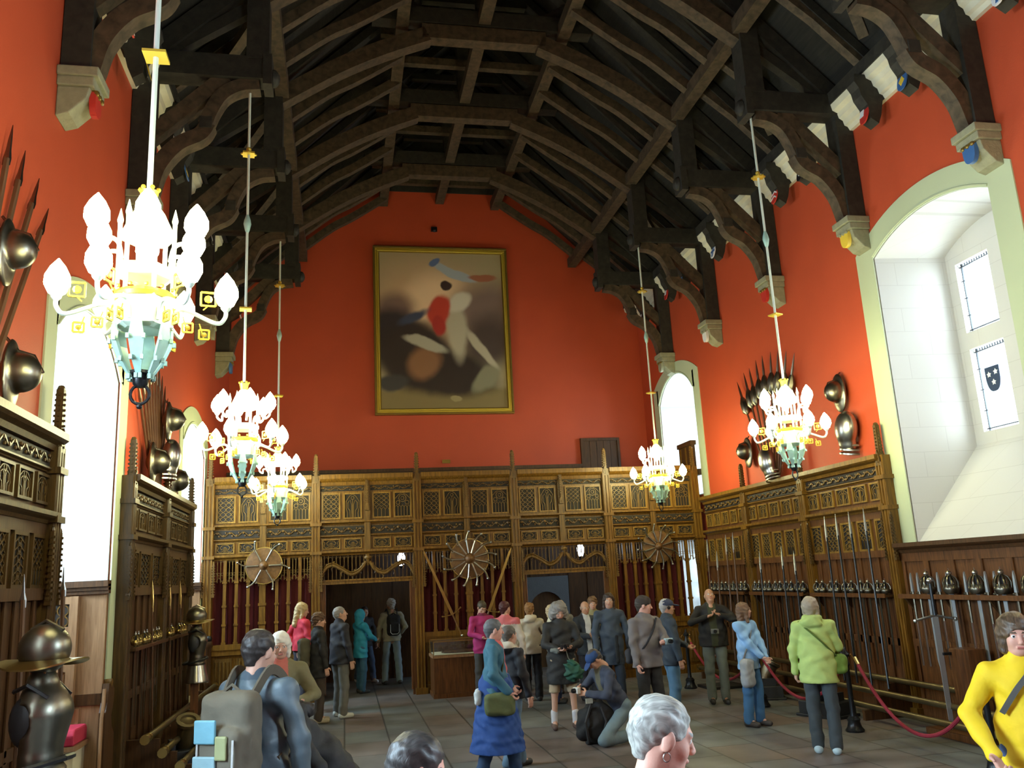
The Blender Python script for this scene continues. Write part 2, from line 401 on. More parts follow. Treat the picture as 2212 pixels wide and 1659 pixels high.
def field(prims, k=.03, cuts=None, noise=0.0, nf=22.0, seed=0.0):
    """prims: list or list of (prim,k); cuts: functions subtracting"""
    def f(X, Y, Z):
        d = None
        for p in prims:
            kk = k
            if isinstance(p[0], tuple): p, kk = p
            e = sd(p, X, Y, Z); d = e if d is None else smin(d, e, kk)
        if noise:
            s = seed
            d = d+noise*(np.sin(nf*X+3*np.sin(.7*nf*Z+s)+s)*np.sin(nf*.8*Z+2*np.sin(nf*.5*Y+s))+.5*np.sin(2.1*nf*Y+1.7*nf*Z+s)*np.sin(1.9*nf*X-s))
        for c in (cuts or []): d = np.maximum(d, c(X, Y, Z))
        return d
    f.prims = [p if not isinstance(p[0], tuple) else p[0] for p in prims]
    return f
def bounds(prims, m=.03):
    lo = np.full(3, 1e9); hi = -lo
    for p in prims:
        if p[0] == 'c':
            r = max(p[3], p[4])*np.array(p[5])
            for q in (p[1], p[2]): lo = np.minimum(lo, q-r); hi = np.maximum(hi, q+r)
        else:
            r = max(p[2]) if (p[0] == 'e' and p[3] is not None) else p[2]; lo = np.minimum(lo, p[1]-r); hi = np.maximum(hi, p[1]+r)
    return lo-m, hi+m
def surfnet(f, h, lo=None, hi=None):
    if lo is None: lo, hi = bounds(f.prims)
    n = np.ceil((np.array(hi)-lo)/h).astype(int)+1
    ax = [lo[i]+h*np.arange(n[i]) for i in range(3)]
    X, Y, Z = np.meshgrid(*[a.astype(np.float32) for a in ax], indexing='ij')
    V = f(X, Y, Z); ins = V < 0
    cn = n-1; acc = np.zeros(tuple(cn)+(3,)); cnt = np.zeros(tuple(cn))
    faces = []
    for a in range(3):
        sl0 = [slice(None)]*3; sl1 = [slice(None)]*3; sl0[a] = slice(0, -1); sl1[a] = slice(1, None)
        v0, v1 = V[tuple(sl0)], V[tuple(sl1)]; cr = (v0 < 0) != (v1 < 0)
        I = np.argwhere(cr)
        if len(I) == 0: continue
        t = v0[cr]/(v0[cr]-v1[cr]); pos = I.astype(float); pos[:, a] += t
        b, c = (a+1) % 3, (a+2) % 3
        ok = np.ones(len(I), bool)
        for db in (0, -1):
            for dc in (0, -1):
                J = I.copy(); J[:, b] += db; J[:, c] += dc
                g = (J >= 0).all(1) & (J < cn).all(1); ok &= g
                Jg = J[g]; np.add.at(acc, (Jg[:, 0], Jg[:, 1], Jg[:, 2]), pos[g]); np.add.at(cnt, (Jg[:, 0], Jg[:, 1], Jg[:, 2]), 1)
        I = I[ok]; flip = ins[I[:, 0], I[:, 1], I[:, 2]]
        q = []
        for db, dc in ((0, 0), (-1, 0), (-1, -1), (0, -1)):
            J = I.copy(); J[:, b] += db; J[:, c] += dc; q.append(np.ravel_multi_index(J.T, cn))
        q = np.stack(q, 1); q[~flip] = q[~flip][:, ::-1]; faces.append(q)
    idx = np.full(cnt.size, -1); act = np.flatnonzero(cnt.ravel() > 0); idx[act] = np.arange(len(act))
    P = acc.reshape(-1, 3)[act]/cnt.ravel()[act][:, None]*h+np.array(lo)
    Fq = idx[np.concatenate(faces)] if faces else np.zeros((0, 4), int)
    return P, Fq
def net_mesh(name, parts, mats, zone=None):
    """parts: (field, voxel[, matrix, zone]); zone(centres)->material index, read before the matrix is applied"""
    vs = []; fs = []; zs = []; o = 0
    for p in parts:
        P, Fq = surfnet(p[0], p[1]); zf = p[3] if len(p) > 3 else zone
        zs.append(zf(P[Fq].mean(1)) if zf is not None else np.zeros(len(Fq)))
        if len(p) > 2 and p[2] is not None:
            A = np.array(p[2]); P = P @ A[:3, :3].T+A[:3, 3]
        vs.append(P); fs.append(Fq+o); o += len(P)
    vs = np.concatenate(vs); fs = np.concatenate(fs); zs = np.concatenate(zs)
    me = bpy.data.meshes.new(name); me.vertices.add(len(vs)); me.vertices.foreach_set('co', vs.astype(np.float32).ravel())
    me.loops.add(fs.size); me.loops.foreach_set('vertex_index', fs.ravel().astype(np.int32))
    me.polygons.add(len(fs)); me.polygons.foreach_set('loop_start', np.arange(0, fs.size, 4, dtype=np.int32))
    try: me.polygons.foreach_set('loop_total', np.full(len(fs), 4, dtype=np.int32))
    except Exception: pass
    for m in (mats if isinstance(mats, (list, tuple)) else [mats]): me.materials.append(m)
    me.polygons.foreach_set('material_index', zs.astype(np.int32))
    me.polygons.foreach_set('use_smooth', np.ones(len(fs), bool)); me.update(); me.validate()
    return me
def net(name, parts, mats, parent=None, zone=None):
    o = bpy.data.objects.new(name, net_mesh(name, parts, mats, zone)); COL.objects.link(o)
    if parent is not None: o.parent = parent
    return o

# ------------------------------------------------------------------ the hall
XL, XR, YF, YB, XC = -2.70, 7.86, 21.0, -5.0, 2.58
ZT = 9.25
def arch_z(y, a, b, sp, ap):
    h = (b-a)/2; s = ap-sp; r = (h*h+s*s)/(2*s); return ap-r+math.sqrt(max(0, r*r-(y-(a+b)/2)**2))
def arched_wall(x0, x1, ya, yb, ops):
    m = MB(); y = ya
    for (a, b, sill, sp, ap) in sorted(ops):
        a -= .03; b += .03; sp += .03; ap += .03; sill = max(0, sill-.03)
        m.bx(x0, x1, y, a, 0, ZT)
        if sill > 0: m.bx(x0, x1, a, b, 0, sill)
        N = 14; ys = [a+(b-a)*i/N for i in range(N+1)]
        for i in range(N):
            m.prism([(ys[i], arch_z(ys[i], a, b, sp, ap)), (ys[i+1], arch_z(ys[i+1], a, b, sp, ap)), (ys[i+1], ZT), (ys[i], ZT)], x0, x1, 'x')
        y = b
    m.bx(x0, x1, y, yb, 0, ZT); return m
# openings: (y0, y1, sill, spring, apex)
RW = [(-0.6, 1.8, 2.32, 6.55, 6.85), (8.35, 10.75, 2.32, 6.55, 6.85), (17.72, 19.9, 3.75, 6.15, 6.72)]
LW = [(1.88, 4.33, 0, 4.72, 5.2), (8.5, 10.95, 0, 4.72, 5.2), (15.2, 17.6, 0, 4.72, 5.2)]
rw = arched_wall(XR, XR+.14, YB, 17.69, RW[:2])
# stretch by the gallery: high window over a low one
def cutwall(m, x0, x1):
    a, b, sill, sp, ap = RW[2]; a -= .03; b += .03; sp += .03; ap += .03; sill -= .03
    m.bx(x0, x1, a, b, 3.05, sill); m.bx(x0, x1, a, 18.15, 0, 3.05); m.bx(x0, x1, 19.65, b, 0, 3.05); m.bx(x0, x1, 18.15, 19.65, 0, .25)
    N = 14; ys = [a+(b-a)*i/N for i in range(N+1)]
    for i in range(N): m.prism([(ys[i], arch_z(ys[i], a, b, sp, ap)), (ys[i+1], arch_z(ys[i+1], a, b, sp, ap)), (ys[i+1], ZT), (ys[i], ZT)], x0, x1, 'x')
    m.bx(x0, x1, b, YF, 0, ZT)
cutwall(rw, XR, XR+.14)
struct('wall_right', rw, M['red'])
struct('wall_left', arched_wall(XL-.14, XL, YB, YF, LW), M['red'])
m = MB(); m.prism([(XL-.2, 0), (XR+.2, 0), (XR+.2, ZT), (XC, ZT+5.6), (XL-.2, ZT)], YF, YF+.2, 'y'); struct('wall_far', m, M['red'])
m = MB(); m.prism([(XL-.2, 0), (XR+.2, 0), (XR+.2, ZT), (XC, ZT+5.6), (XL-.2, ZT)], YB-.2, YB, 'y'); struct('wall_near', m, M['red'])
m = MB(); m.bx(-5, 10, YB-.3, YF+.3, -.15, 0); struct('floor', m, M['floor'])
m = MB()
for s in (1, -1):
    def X_(d): return XC+s*d
    m.prism([(X_(5.75), 8.86), (X_(0), 14.55), (X_(0), 14.75), (X_(5.95), 8.90)], YB-.2, YF+.2, 'y')
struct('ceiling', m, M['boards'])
m = MB(); m.prism([(XC-2.55, 12.3), (XC+2.55, 12.3), (XC, 14.8)], YF-.04, YF-.005, 'y'); struct('trim_13', m, M['roofdark'])
tn = 0
def border(x, side, o, i, sill, name):
    """flush cream band round an arched opening; side=+1: room is towards +X"""
    a0, b0, sp0, ap0 = o; a, b, sp, ap = i; m = MB(); x1 = x+side*.018; x = x-side*.0
    m.bx(x, x1, a0, a, sill, sp0); m.bx(x, x1, b, b0, sill, sp0); N = 24
    for k in range(N):
        t0, t1 = k/N, (k+1)/N
        yo0, yo1 = a0+(b0-a0)*t0, a0+(b0-a0)*t1; yi0, yi1 = [min(b, max(a, v)) for v in (yo0, yo1)]
        zi0 = arch_z(yi0, a, b, sp, ap) if a < yo0 < b else sp0 if False else (arch_z(yi0, a, b, sp, ap))
        zi1 = arch_z(yi1, a, b, sp, ap)
        zo0, zo1 = arch_z(yo0, a0, b0, sp0, ap0), arch_z(yo1, a0, b0, sp0, ap0)
        if yo1 <= a+1e-6 or yo0 >= b-1e-6: zi0 = zi1 = sp0; yi0, yi1 = yo0, yo1
        m.prism([(yo0, min(zi0, zo0)), (yo1, min(zi1, zo1)), (yo1, zo1), (yo0, zo0)], x, x1, 'x')
    # small roll moulding on the inner arch
    pts = [(x1, a+(b-a)*k/20, arch_z(a+(b-a)*k/20, a, b, sp, ap)+.03) for k in range(21)]
    m.tube(pts, .018, 6)
    return struct(name, m, M['cream'], True)
border(XR, -1, (7.95, 11.15, 6.72, 7.2), (8.35, 10.75, 6.55, 6.85), 2.32, 'trim_1')
border(XR, -1, (17.4, 20.22, 6.56, 7.0), (17.72, 19.9, 6.15, 6.72), 3.2, 'trim_2')
border(XL, 1, (8.2, 11.32, 5.05, 5.5), (8.5, 10.95, 4.72, 5.2), 0, 'trim_3')
border(XL, 1, (14.9, 17.9, 5.05, 5.5), (15.2, 17.6, 4.72, 5.2), 0, 'trim_4')
def niche(name, x, xb, y0, y1, sill0, sillb, sp, ap, panes, side, splay=.1):
    """reveal of a deep window: x wall face, xb back face, panes (y0,y1,z0,z1) holes in the back wall"""
    m = MB(); a, b = y0+splay, y1-splay; t = .06
    for (p, q, o) in ((y0, a, -t), (y1, b, t)):
        m.prism([(x, p), (xb, q), (xb, q+o), (x, p+o)], min(sill0, 0 if sill0 == 0 else sill0-.1), ZT-1.6 if ap > 6 else ap+.3, 'z')
    N = 14
    for k in range(N):
        ya, yb_ = y0+(y1-y0)*k/N, y0+(y1-y0)*(k+1)/N; qa, qb = a+(b-a)*k/N, a+(b-a)*(k+1)/N
        za, zb = arch_z(ya, y0, y1, sp, ap), arch_z(yb_, y0, y1, sp, ap)
        v = [(x, ya, za), (x, yb_, zb), (xb, qb, zb), (xb, qa, za)]
        m.add(v+[(p[0], p[1], p[2]+t) for p in v], [(0, 1, 2, 3), (7, 6, 5, 4), (0, 4, 5, 1), (2, 6, 7, 3)])
    # sloping sill
    if sill0 > 0:
        v = [(x, y0, sill0), (x, y1, sill0), (xb, b, sillb), (xb, a, sillb)]
        m.add(v+[(p[0], p[1], p[2]-t) for p in v], [(0, 1, 2, 3), (7, 6, 5, 4), (0, 4, 5, 1), (2, 6, 7, 3)])
    # back wall with holes
    ys = sorted({a-.1, b+.1}|{p for q in panes for p in q[:2]}); zs = sorted({0.0 if sill0 == 0 else sillb-.3, ap+.2}|{p for q in panes for p in q[2:]})
    xo = xb-side*.16
    for i in range(len(ys)-1):
        for j in range(len(zs)-1):
            cy, cz = (ys[i]+ys[i+1])/2, (zs[j]+zs[j+1])/2
            if any(q[0] < cy < q[1] and q[2] < cz < q[3] for q in panes): continue
            m.bx(xb, xo, ys[i], ys[i+1], zs[j], zs[j+1])
    o = struct(name, m, M['white'])
    xg = (xb+xo)/2
    for q in panes:
        MB().bx(xg-.006, xg+.006, q[0], q[1], q[2], q[3]).build('pane', M['glass'], o)
        l = MB(); l.bx(xg-.012, xg+.012, q[0], q[0]+.015, q[2], q[3]); l.bx(xg-.012, xg+.012, q[1]-.045, q[1]-.03, q[2], q[3])
        for z in (q[2]+.04, q[3]-.05): l.bx(xg-.012, xg+.012, q[0], q[1], z, z+.012)
        nl = max(2, int((q[3]-q[2])/.25))
        for k in range(1, nl): l.bx(xg-.01, xg+.01, q[1]-.06, q[1]-.0, q[2]+(q[3]-q[2])*k/nl, q[2]+(q[3]-q[2])*k/nl+.01)
        n2 = int((q[1]-q[0])/.05)
        for k in range(n2): l.bx(xg-.01, xg+.01, q[0]+k*.05, q[0]+k*.05+.006, q[3]-.05, q[3])
        l.build('lead_strips', M['lead'], o)
    return o, xg
def shield_poly(w, h, n=8):
    p = [(-w/2, h/2), (w/2, h/2)]; 
    for i in range(1, n): t = i/n; p.append((w/2*math.cos(t*PI/2)**.7, h/2-h*(.35+.65*math.sin(t*PI/2)) if t > .0 else 0))
    p.append((0, -h/2))
    q = [(-x, z) for (x, z) in reversed(p[2:-1])]; return p+q
def star_poly(r, n=5, inner=.55, rot=90):
    return [((r if k % 2 == 0 else r*inner)*math.cos(R(rot+180*k/n)), (r if k % 2 == 0 else r*inner)*math.sin(R(rot+180*k/n))) for k in range(2*n)]
for k, cy in enumerate((9.55, 0.6)):
    P = [(cy-.92, cy-.26, 3.83, 5.05), (cy+.26, cy+.92, 3.83, 5.05), (cy-.92, cy-.26, 5.3, 6.36), (cy+.26, cy+.92, 5.3, 6.36)]
    o, xg = niche('window_%d' % (1+k), XR+.02, 9.0, cy-1.2, cy+1.2, 2.32, 3.66, 6.55, 6.85, P, -1)
    if k == 0:
        sh = MB(); c = (cy+.64, 4.55); sh.prism([(c[0]-x, c[1]+z) for x, z in shield_poly(.27, .36)], xg-.02, xg-.012, 'x'); g = sh.build('painted_shield', M['bluepaint'], o)
        for dy, dz in ((-.06, .07), (.07, .09), (.01, -.05)):
            MB().prism([(c[0]-dy+x, c[1]+dz+z) for x, z in star_poly(.045)], xg-.026, xg-.02, 'x').build('star', M['whitepaint'], g)
niche('window_3', XR+.02, 9.0, 17.72, 19.9, 3.75, 3.9, 6.15, 6.72, [(18.0, 18.75, 4.0, 6.0), (18.87, 19.6, 4.0, 6.0)], -1)
o, xg = niche('window_4', XR+.02, 8.5, 18.15, 19.65, .25, .3, 3.0, 3.05, [(18.2, 18.86, .45, 2.85), (18.94, 19.6, .45, 2.85)], -1, 0)
m = MB()
for z in (1.2, 1.75, 2.55): m.bx(8.33, 8.39, 18.2, 19.6, z, z+.05)
for y in np.arange(18.25, 19.6, .07): m.bx(8.34, 8.37, float(y), float(y)+.012, 2.6, 2.8); m.bx(8.34, 8.37, float(y), float(y)+.012, 1.25, 1.45)
m.build('window_rail', M['lead'], o)
for k, cy in enumerate((3.1, 9.72, 16.4)):
    niche('window_%d' % (5+k), XL-.02, -3.95, cy-1.22, cy+1.22, 0, 0, 4.72, 5.2, [(cy-.85, cy-.06, 2.62, 4.85), (cy+.06, cy+.85, 2.62, 4.85)], 1, .02)

# ---- panelled dado inside the two left alcoves, with seats
def alcove(cy, n):
    y1 = cy+1.2; y0 = cy-1.2
    m = MB(); m.bx(-3.93, XL+.0, y1-.05, y1, 0, 2.3); m.bx(-3.93, -3.88, y0, y1, 0, 2.3); m.bx(-3.93, XL, y0, y0+.05, 0, 2.3)
    for x in (-3.35, -2.95): m.bx(x-.03, x+.03, y1-.075, y1-.05, .2, .95)
    struct('baseboard_%d' % n, m, M['oakpale'])
    m = MB()
    for (dz, d) in ((2.3, .10), (2.26, .07), (2.22, .05)):
        m.bx(-3.93, XL+.03, y1-.05-d, y1-.0, dz-.02, dz+.05); m.bx(-3.95, -3.88+d, y0, y1, dz-.02, dz+.05)
    m.bx(-3.9, XL, y1-.075, y1-.045, .98, 1.1); struct('trim_%d' % (4+n), m, M['oakdark'])
    t = thing('oak_wall_panel', 'tall carved oak panel with tracery top and linenfold foot on the side of the %s left alcove' % ('nearer' if n == 1 else 'farther'), 'panel', (-3.22, y1-.06, 0), (0, 0, 0), 'carved panels in the window alcoves')
    m = MB(); m.bx(-.36, .24, -.05, 0, .96, 2.18)
    m.build('board', M['oakpale'], t)
    m = MB(); m.bx(-.34, .22, -.075, -.05, 2.10, 2.18)
    for z in (.96, 1.36, 1.78): m.bx(-.34, .22, -.075, -.05, z, z+.07)
    for x in (-.36, .15): m.bx(x, x+.09, -.080, -.051, .955, 2.185)
    m.build('frame', M['oakpale'], t)
    m = MB()
    for k in range(5):
        x = -.24+k*.09; m.tube([(x, -.055, 1.06), (x, -.06, 1.33)], .018, 6)
    m.build('linenfold', M['oakpale'], t, True)
    m = MB(); m.bx(-.27, .15, -.056, -.05, 1.85, 2.1); g = m.build('tracery_ground', M['recess'], t)
    m = MB()
    for i in range(3):
        for j in range(2):
            m.tube(arc(-.2+i*.14, 1.91+j*.12, .06, 0, 360, 12, -.06), .009, 4, False); m.ball((-.2+i*.14, -.06, 1.91+j*.12), .014, 6, 4)
    m.build('tracery', M['carve'], t, True)
    # seat
    t = thing('window_seat', 'pale wooden window seat with steps below it in the %s left alcove' % ('nearer' if n == 1 else 'farther'), 'seat', (0, cy, 0))
    m = MB(); m.bx(-3.85, -2.74, .55, 1.12, .0, .14); m.bx(-3.85, -2.80, .62, 1.12, .14, .30); m.bx(-3.85, -2.84, .70, 1.12, .30, .58)
    m.build('steps', M['whitestone'], t)
    m = MB(); m.bx(-3.85, -2.80, .62, 1.13, .58, .63); m.build('seat_board', M['oakpale'], t)
    m = MB(); m.prism([(.62, .63), (1.12, .63), (1.12, .76), (1.08, .80), (.66, .80), (.60, .74)], -3.8, -2.82, 'x')
    tag(m.build('seat_cushion', M['redcloth'], None, bevel=.02), 'crimson cushion on the window seat of the %s left alcove' % ('nearer' if n == 1 else 'farther'), 'cushion')
    COL.objects['seat_cushion' if n == 1 else 'seat_cushion.001'].location.y = cy
    # carved bench end by the screen
    m = MB(); prof = [(0, 0), (.42, 0), (.42, .62), (.30, .72), (.26, .84), (.33, .98), (.34, 1.12), (.24, 1.2), (.1, 1.2), (.06, 1.0), (0, .9)]
    m.prism([(y, z) for y, z in prof], -.035, .035, 'x'); b = m.build('bench_end', M['oakdark'])
    b.location = (-2.655, y1-.16, 0); b.rotation_euler = (0, 0, 0)
    tag(b, 'dark carved bench end with scrolled poppyhead beside the %s left alcove' % ('nearer' if n == 1 else 'farther'), 'bench end')
    MB().tube([(-.04, .2, 1.2), (.04, .2, 1.2)], .045, 8).build('scroll', M['carve'], b, True)
    pts = [(0, -.02, .1), (0, -.02, .85), (0, .03, .98), (0, .04, 1.15)]
    MB().tube(pts, .02, 6).build('edge_moulding', M['steel'] if False else M['oakpale'], b, True)
alcove(9.72, 1); alcove(16.4, 2)

# ------------------------------------------------------------------ roof
TY = [5.55, 8.2, 10.9, 13.5, 16.15, 18.8]
def sym(s, x): return XC+s*(x-XC)
truss0 = None
WHICH = ['nearest the camera', 'fifth from the far wall', 'fourth from the far wall', 'third from the far wall', 'second from the far wall', 'nearest the far wall']
def make_truss():
    t = thing('roof_truss', '', 'roof truss', (0, 0, 0), group='hammerbeam trusses of the roof')
    for s in (1, -1):
        f = lambda x, z: (sym(s, x), 0, z)
        m = MB(); m.bx(sym(s, 7.58), sym(s, 7.85), -.14, .14, 7.2, 9.3); m.build('wall_post', M['roofdark'], t)
        m = MB(); m.bx(sym(s, 6.12), sym(s, 7.86), -.15, .15, 8.95, 9.28); m.build('hammer_beam', M['roofdark'], t)
        m = MB(); m.bx(sym(s, 6.08), sym(s, 6.2), -.17, .17, 8.86, 9.32); m.ball(f(6.07, 9.04), (.09, .11, .13)); m.build('carved_beam_end', M['roofdark'], t, True)
        p1 = spline([f(7.60, 7.25), f(7.50, 7.62), f(7.28, 7.93), f(7.0, 8.1), f(6.90, 8.27)], 5)
        p2 = spline([f(6.94, 8.25), f(6.85, 8.5), f(6.72, 8.72), f(6.5, 8.86), f(6.25, 8.9)], 5)
        m = MB(); m.ribbon(p1, .20, .20); m.build('curved_brace', M['roof'], t, True)
        m = MB(); m.ribbon(p2, .18, .20); m.build('curved_brace', M['roof'], t, True)
        m = MB(); m.box(f(6.93, 8.27), (.16, .24, .16)); m.build('brace_boss', M['roofdark'], t)
        m = MB(); m.bar(f(6.7, 9.0), f(7.66, 8.02), .20, .16, (0, 1, 0)); m.build('strut', M['roof'], t)
        m = MB(); m.bx(sym(s, 6.12), sym(s, 6.42), -.16, .16, 9.25, 10.55); m.build('hammer_post', M['roofdark'], t)
        m = MB(); q = spline([f(6.2, 10.28), f(5.2, 10.95), f(4.4, 11.38), f(3.62, 11.72)], 4)
        m.ribbon(q, .28, .24); m.build('arch_brace', M['roof'], t)
        m = MB(); m.bar(f(7.9, 9.05), f(2.58, 14.3), .26, .24, (0, 1, 0)); m.build('principal_rafter', M['roofdark'], t)
        m = MB(); m.bar(f(6.4, 10.1), f(7.5, 9.3), .16, .14, (0, 1, 0)); m.build('upper_strut', M['roofdark'], t)
        m = MB(); m.bar(f(3.4, 12.0), f(4.3, 12.6), .16, .14, (0, 1, 0)); m.build('collar_strut', M['roofdark'], t)
    m = MB(); m.bx(sym(1, 3.72), sym(-1, 3.72), -.12, .12, 11.64, 11.92); m.build('collar_brace', M['roof'], t)
    m = MB(); m.bx(sym(1, 4.6), sym(-1, 4.6), -.13, .13, 11.95, 12.25); m.build('collar_beam', M['roofdark'], t)
    m = MB(); m.bx(XC-.12, XC+.12, -.12, .12, 12.2, 14.3); m.build('king_post', M['roofdark'], t)
    return t
truss0 = make_truss()
for i, y in enumerate(TY):
    t = truss0 if i == 0 else dup(truss0, (0, y, 0))
    t.location = (0, y, 0); t['label'] = 'dark oak hammerbeam roof truss with curved braces, %s' % WHICH[i]
# purlins
for s, nm in ((1, 'right'), (-1, 'left')):
    m = MB(); m.bx(sym(s, 6.02), sym(s, 6.24), YB, YF, 10.26, 10.5)
    tag(m.build('purlin', M['roof']), 'long straight oak purlin running over the %s hammer posts' % nm, 'roof beam')
    m = MB(); m.bx(sym(s, 3.96), sym(s, 4.18), YB, YF, 11.86, 12.1)
    tag(m.build('purlin', M['roof']), 'long oak purlin along the %s end of the high collars' % nm, 'roof beam')
m = MB(); m.bx(XC-.11, XC+.11, YB, YF, 11.98, 12.2); tag(m.build('purlin', M['roof']), 'long oak purlin along the middle of the high collars', 'roof beam')
for s, nm in ((1, 'right'), (-1, 'left')):
    m = MB(); m.bx(sym(s, 7.5), sym(s, 7.86), YB, YF, 9.1, 9.3); tag(m.build('wall_plate', M['roofdark']), 'dark timber wall plate on top of the %s wall' % nm, 'roof beam')
# trussed common rafters, two to a bay
def make_rafter():
    t = thing('common_rafter_frame', '', 'roof rafters', group='common rafter frames between the trusses')
    for s in (1, -1):
        f = lambda x, z: (sym(s, x), 0, z)
        m = MB(); m.bar(f(7.85, 9.2), f(2.58, 14.3), .15, .18, (0, 1, 0)); m.build('rafter', M['roofdark'], t)
        m = MB(); m.ribbon(spline([f(6.15, 10.42), f(5.4, 11.02), f(4.9, 11.32), f(4.05, 11.9)], 4), .17, .15); m.build('brace', M['roof'], t)
        m = MB(); m.ribbon([f(7.62, 9.3), f(6.9, 10.0), f(6.2, 10.55)], .16, .14); m.build('foot_brace', M['roof'], t)
    m = MB(); m.bx(sym(1, 4.4), sym(-1, 4.4), -.07, .07, 12.3, 12.46); m.build('collar', M['roof'], t)
    m = MB(); m.bx(sym(1, 3.6), sym(-1, 3.6), -.07, .07, 13.1, 13.25); m.build('collar', M['roofdark'], t)
    return t
rf0 = make_rafter(); kk = 0
RY = [y+d for y in TY for d in (.88, 1.76)][1:]
for i, y in enumerate(RY):
    if y > 20.9: continue
    t = rf0 if kk == 0 else dup(rf0, (0, y, 0)); t.location = (0, y, 0); kk += 1
    t['label'] = 'pair of slender roof rafters with braces and collar, %s frame counted from the camera end' % ORD[kk-1]
# wind braces from purlin down towards the wall plate, one per bay and side
BAYN = ['bay nearest the camera', 'second bay from the camera', 'third bay from the camera', 'fourth bay from the camera', 'bay before the last truss']
for i in range(5):
    y = TY[i]
    for s, nm in ((1, 'right'), (-1, 'left')):
        m = MB(); q = spline([(sym(s, 6.25), y+.25, 10.35), (sym(s, 6.7), y+.75, 9.95), (sym(s, 7.3), y+1.25, 9.4)], 5)
        m.tube(q, [.10]*len(q), 4)
        tag(m.build('wind_brace', M['roof']), 'slanting wind brace under the %s roof slope, %s' % (nm, BAYN[i]), 'roof brace', 'wind braces of the roof')
# pale stone cornice on the wall heads
for s, nm in ((1, 5), (-1, 6)):
    m = MB()
    prof = [(7.87, 8.68), (7.80, 8.68), (7.77, 8.74), (7.72, 8.76), (7.70, 8.84), (7.64, 8.88), (7.62, 8.96), (7.54, 9.0), (7.52, 9.1), (7.87, 9.1)]
    m.prism([(sym(s, x), z) for x, z in prof], YB, YF, 'y'); struct('trim_%d' % (nm+4), m, M['whitestone'])
# brackets with painted shields under the rafter feet
def bracket_mesh():
    m = MB(); m.prism([(0, 9.06), (-.50, 9.06), (-.52, 8.94), (-.46, 8.84), (-.44, 8.72), (-.36, 8.58), (-.34, 8.36), (-.22, 8.28), (-.16, 8.42), (-.1, 8.66), (0, 8.72)], -.10, .10, 'y')
    return m.mesh('bracket', M['roofdark'])
brm = bracket_mesh()
HER = ['blue cross', 'yellow bars', 'red chevrons', 'white roundel', 'red and white quarters', 'yellow lozenge']
def shield_obj(kind, par):
    z0 = 8.44
    def pr(poly, mat, nm, d0, d1):
        m = MB(); rot = Matrix.Rotation(R(14), 3, 'Y'); vs = []
        mm = MB(); mm.prism(poly, d0, d1, 'x'); m.add([Vector((-.36, 0, z0))+rot @ Vector(v) for v in mm.v], mm.f); return m.build(nm, mat, par)
    P = shield_poly(.2, .26)
    base = {0: 'whitepaint', 1: 'black', 2: 'redpaint', 3: 'black', 4: 'redpaint', 5: 'bluehp'}[kind]
    g = pr(P, M[base], 'shield', -.02, .0)
    if kind == 0: pr([(-.02, -.1), (.02, -.1), (.02, .12), (-.02, .12)], M['bluehp'], 'charge', -.026, -.02); pr([(-.09, 0), (.09, 0), (.09, .04), (-.09, .04)], M['bluehp'], 'charge', -.026, -.02)
    if kind == 1:
        for k in range(4): pr([(-.08+k*.045, -.08), (-.06+k*.045, -.08), (-.06+k*.045, .12), (-.08+k*.045, .12)], M['yellowpaint'], 'charge', -.026, -.02)
    if kind == 2:
        for k in range(2): pr([(-.09, -.06+k*.09), (0, k*.09), (.09, -.06+k*.09), (.09, -.03+k*.09), (0, .03+k*.09), (-.09, -.03+k*.09)], M['whitepaint'], 'charge', -.026, -.02)
    if kind == 3: pr([(.05*math.cos(a), .02+.06*math.sin(a)) for a in np.linspace(0, 2*PI, 12)[:-1]], M['whitepaint'], 'charge', -.026, -.02)
    if kind == 4: pr([(0, 0), (.09, 0), (.09, .12), (0, .12)], M['whitepaint'], 'charge', -.026, -.02)
    if kind == 5: pr([(0, -.07), (.06, .01), (0, .09), (-.06, .01)], M['yellowpaint'], 'charge', -.026, -.02)
n = 0
for side, s in (('right', 1), ('left', -1)):
    for j, y in enumerate([q for q in RY if q < 20.5]):
        k = (j*5+(0 if s > 0 else 3)) % 6
        t = thing('roof_bracket', 'dark bracket with %s shield, %s wall head, %s from the camera' % (HER[k], side, ORD[j]), 'bracket', (XR if s > 0 else XL, y, 0), (0, 0, 0 if s > 0 else PI), 'shield brackets under the roof')
        inst('bracket', brm, t); shield_obj(k, t)
# corbels
def corbel(x, y, s, k, label):
    t = thing('stone_corbel', label, 'corbel', (x, y, 0), (0, 0, 0 if s > 0 else PI), 'carved corbels carrying the roof posts')
    m = MB()
    for (z0, z1, d, w) in ((7.12, 7.22, .38, .42), (7.02, 7.12, .34, .38)): m.bx(-d, 0, -w/2, w/2, z0, z1)
    m.prism([(0, 7.02), (-.30, 7.02), (-.27, 6.9), (-.12, 6.74), (0, 6.7)], -.16, .16, 'y')
    m.build('block', M['corbel'], t, bevel=.012)
    g = MB(); g.prism([(y_, 6.9+z) for y_, z in shield_poly(.2, .24)], -.34, -.28, 'x')
    c = ['corbel', 'bluehp', 'yellowpaint', 'redpaint', 'whitepaint', 'corbel'][k]
    g.build('carved_shield', M[c], t)
    g = MB(); g.tube([(-.31, -.1, 7.03), (-.34, 0, 7.0), (-.31, .1, 7.03)], .025, 6)
    for q in (-.08, 0, .08): g.ball((-.34, q, 6.97+.03), .03, 6, 4)
    g.build('carved_crown', M['giltdark' if k % 2 else 'corbel'], t, True)
for i, y in enumerate(TY):
    for side, s, x in (('right', 1, XR), ('left', -1, XL)):
        corbel(x, y, s, (i+(2 if s < 0 else 0)) % 6, 'carved grey stone corbel under the %s post of the truss %s' % (side, WHICH[i]))

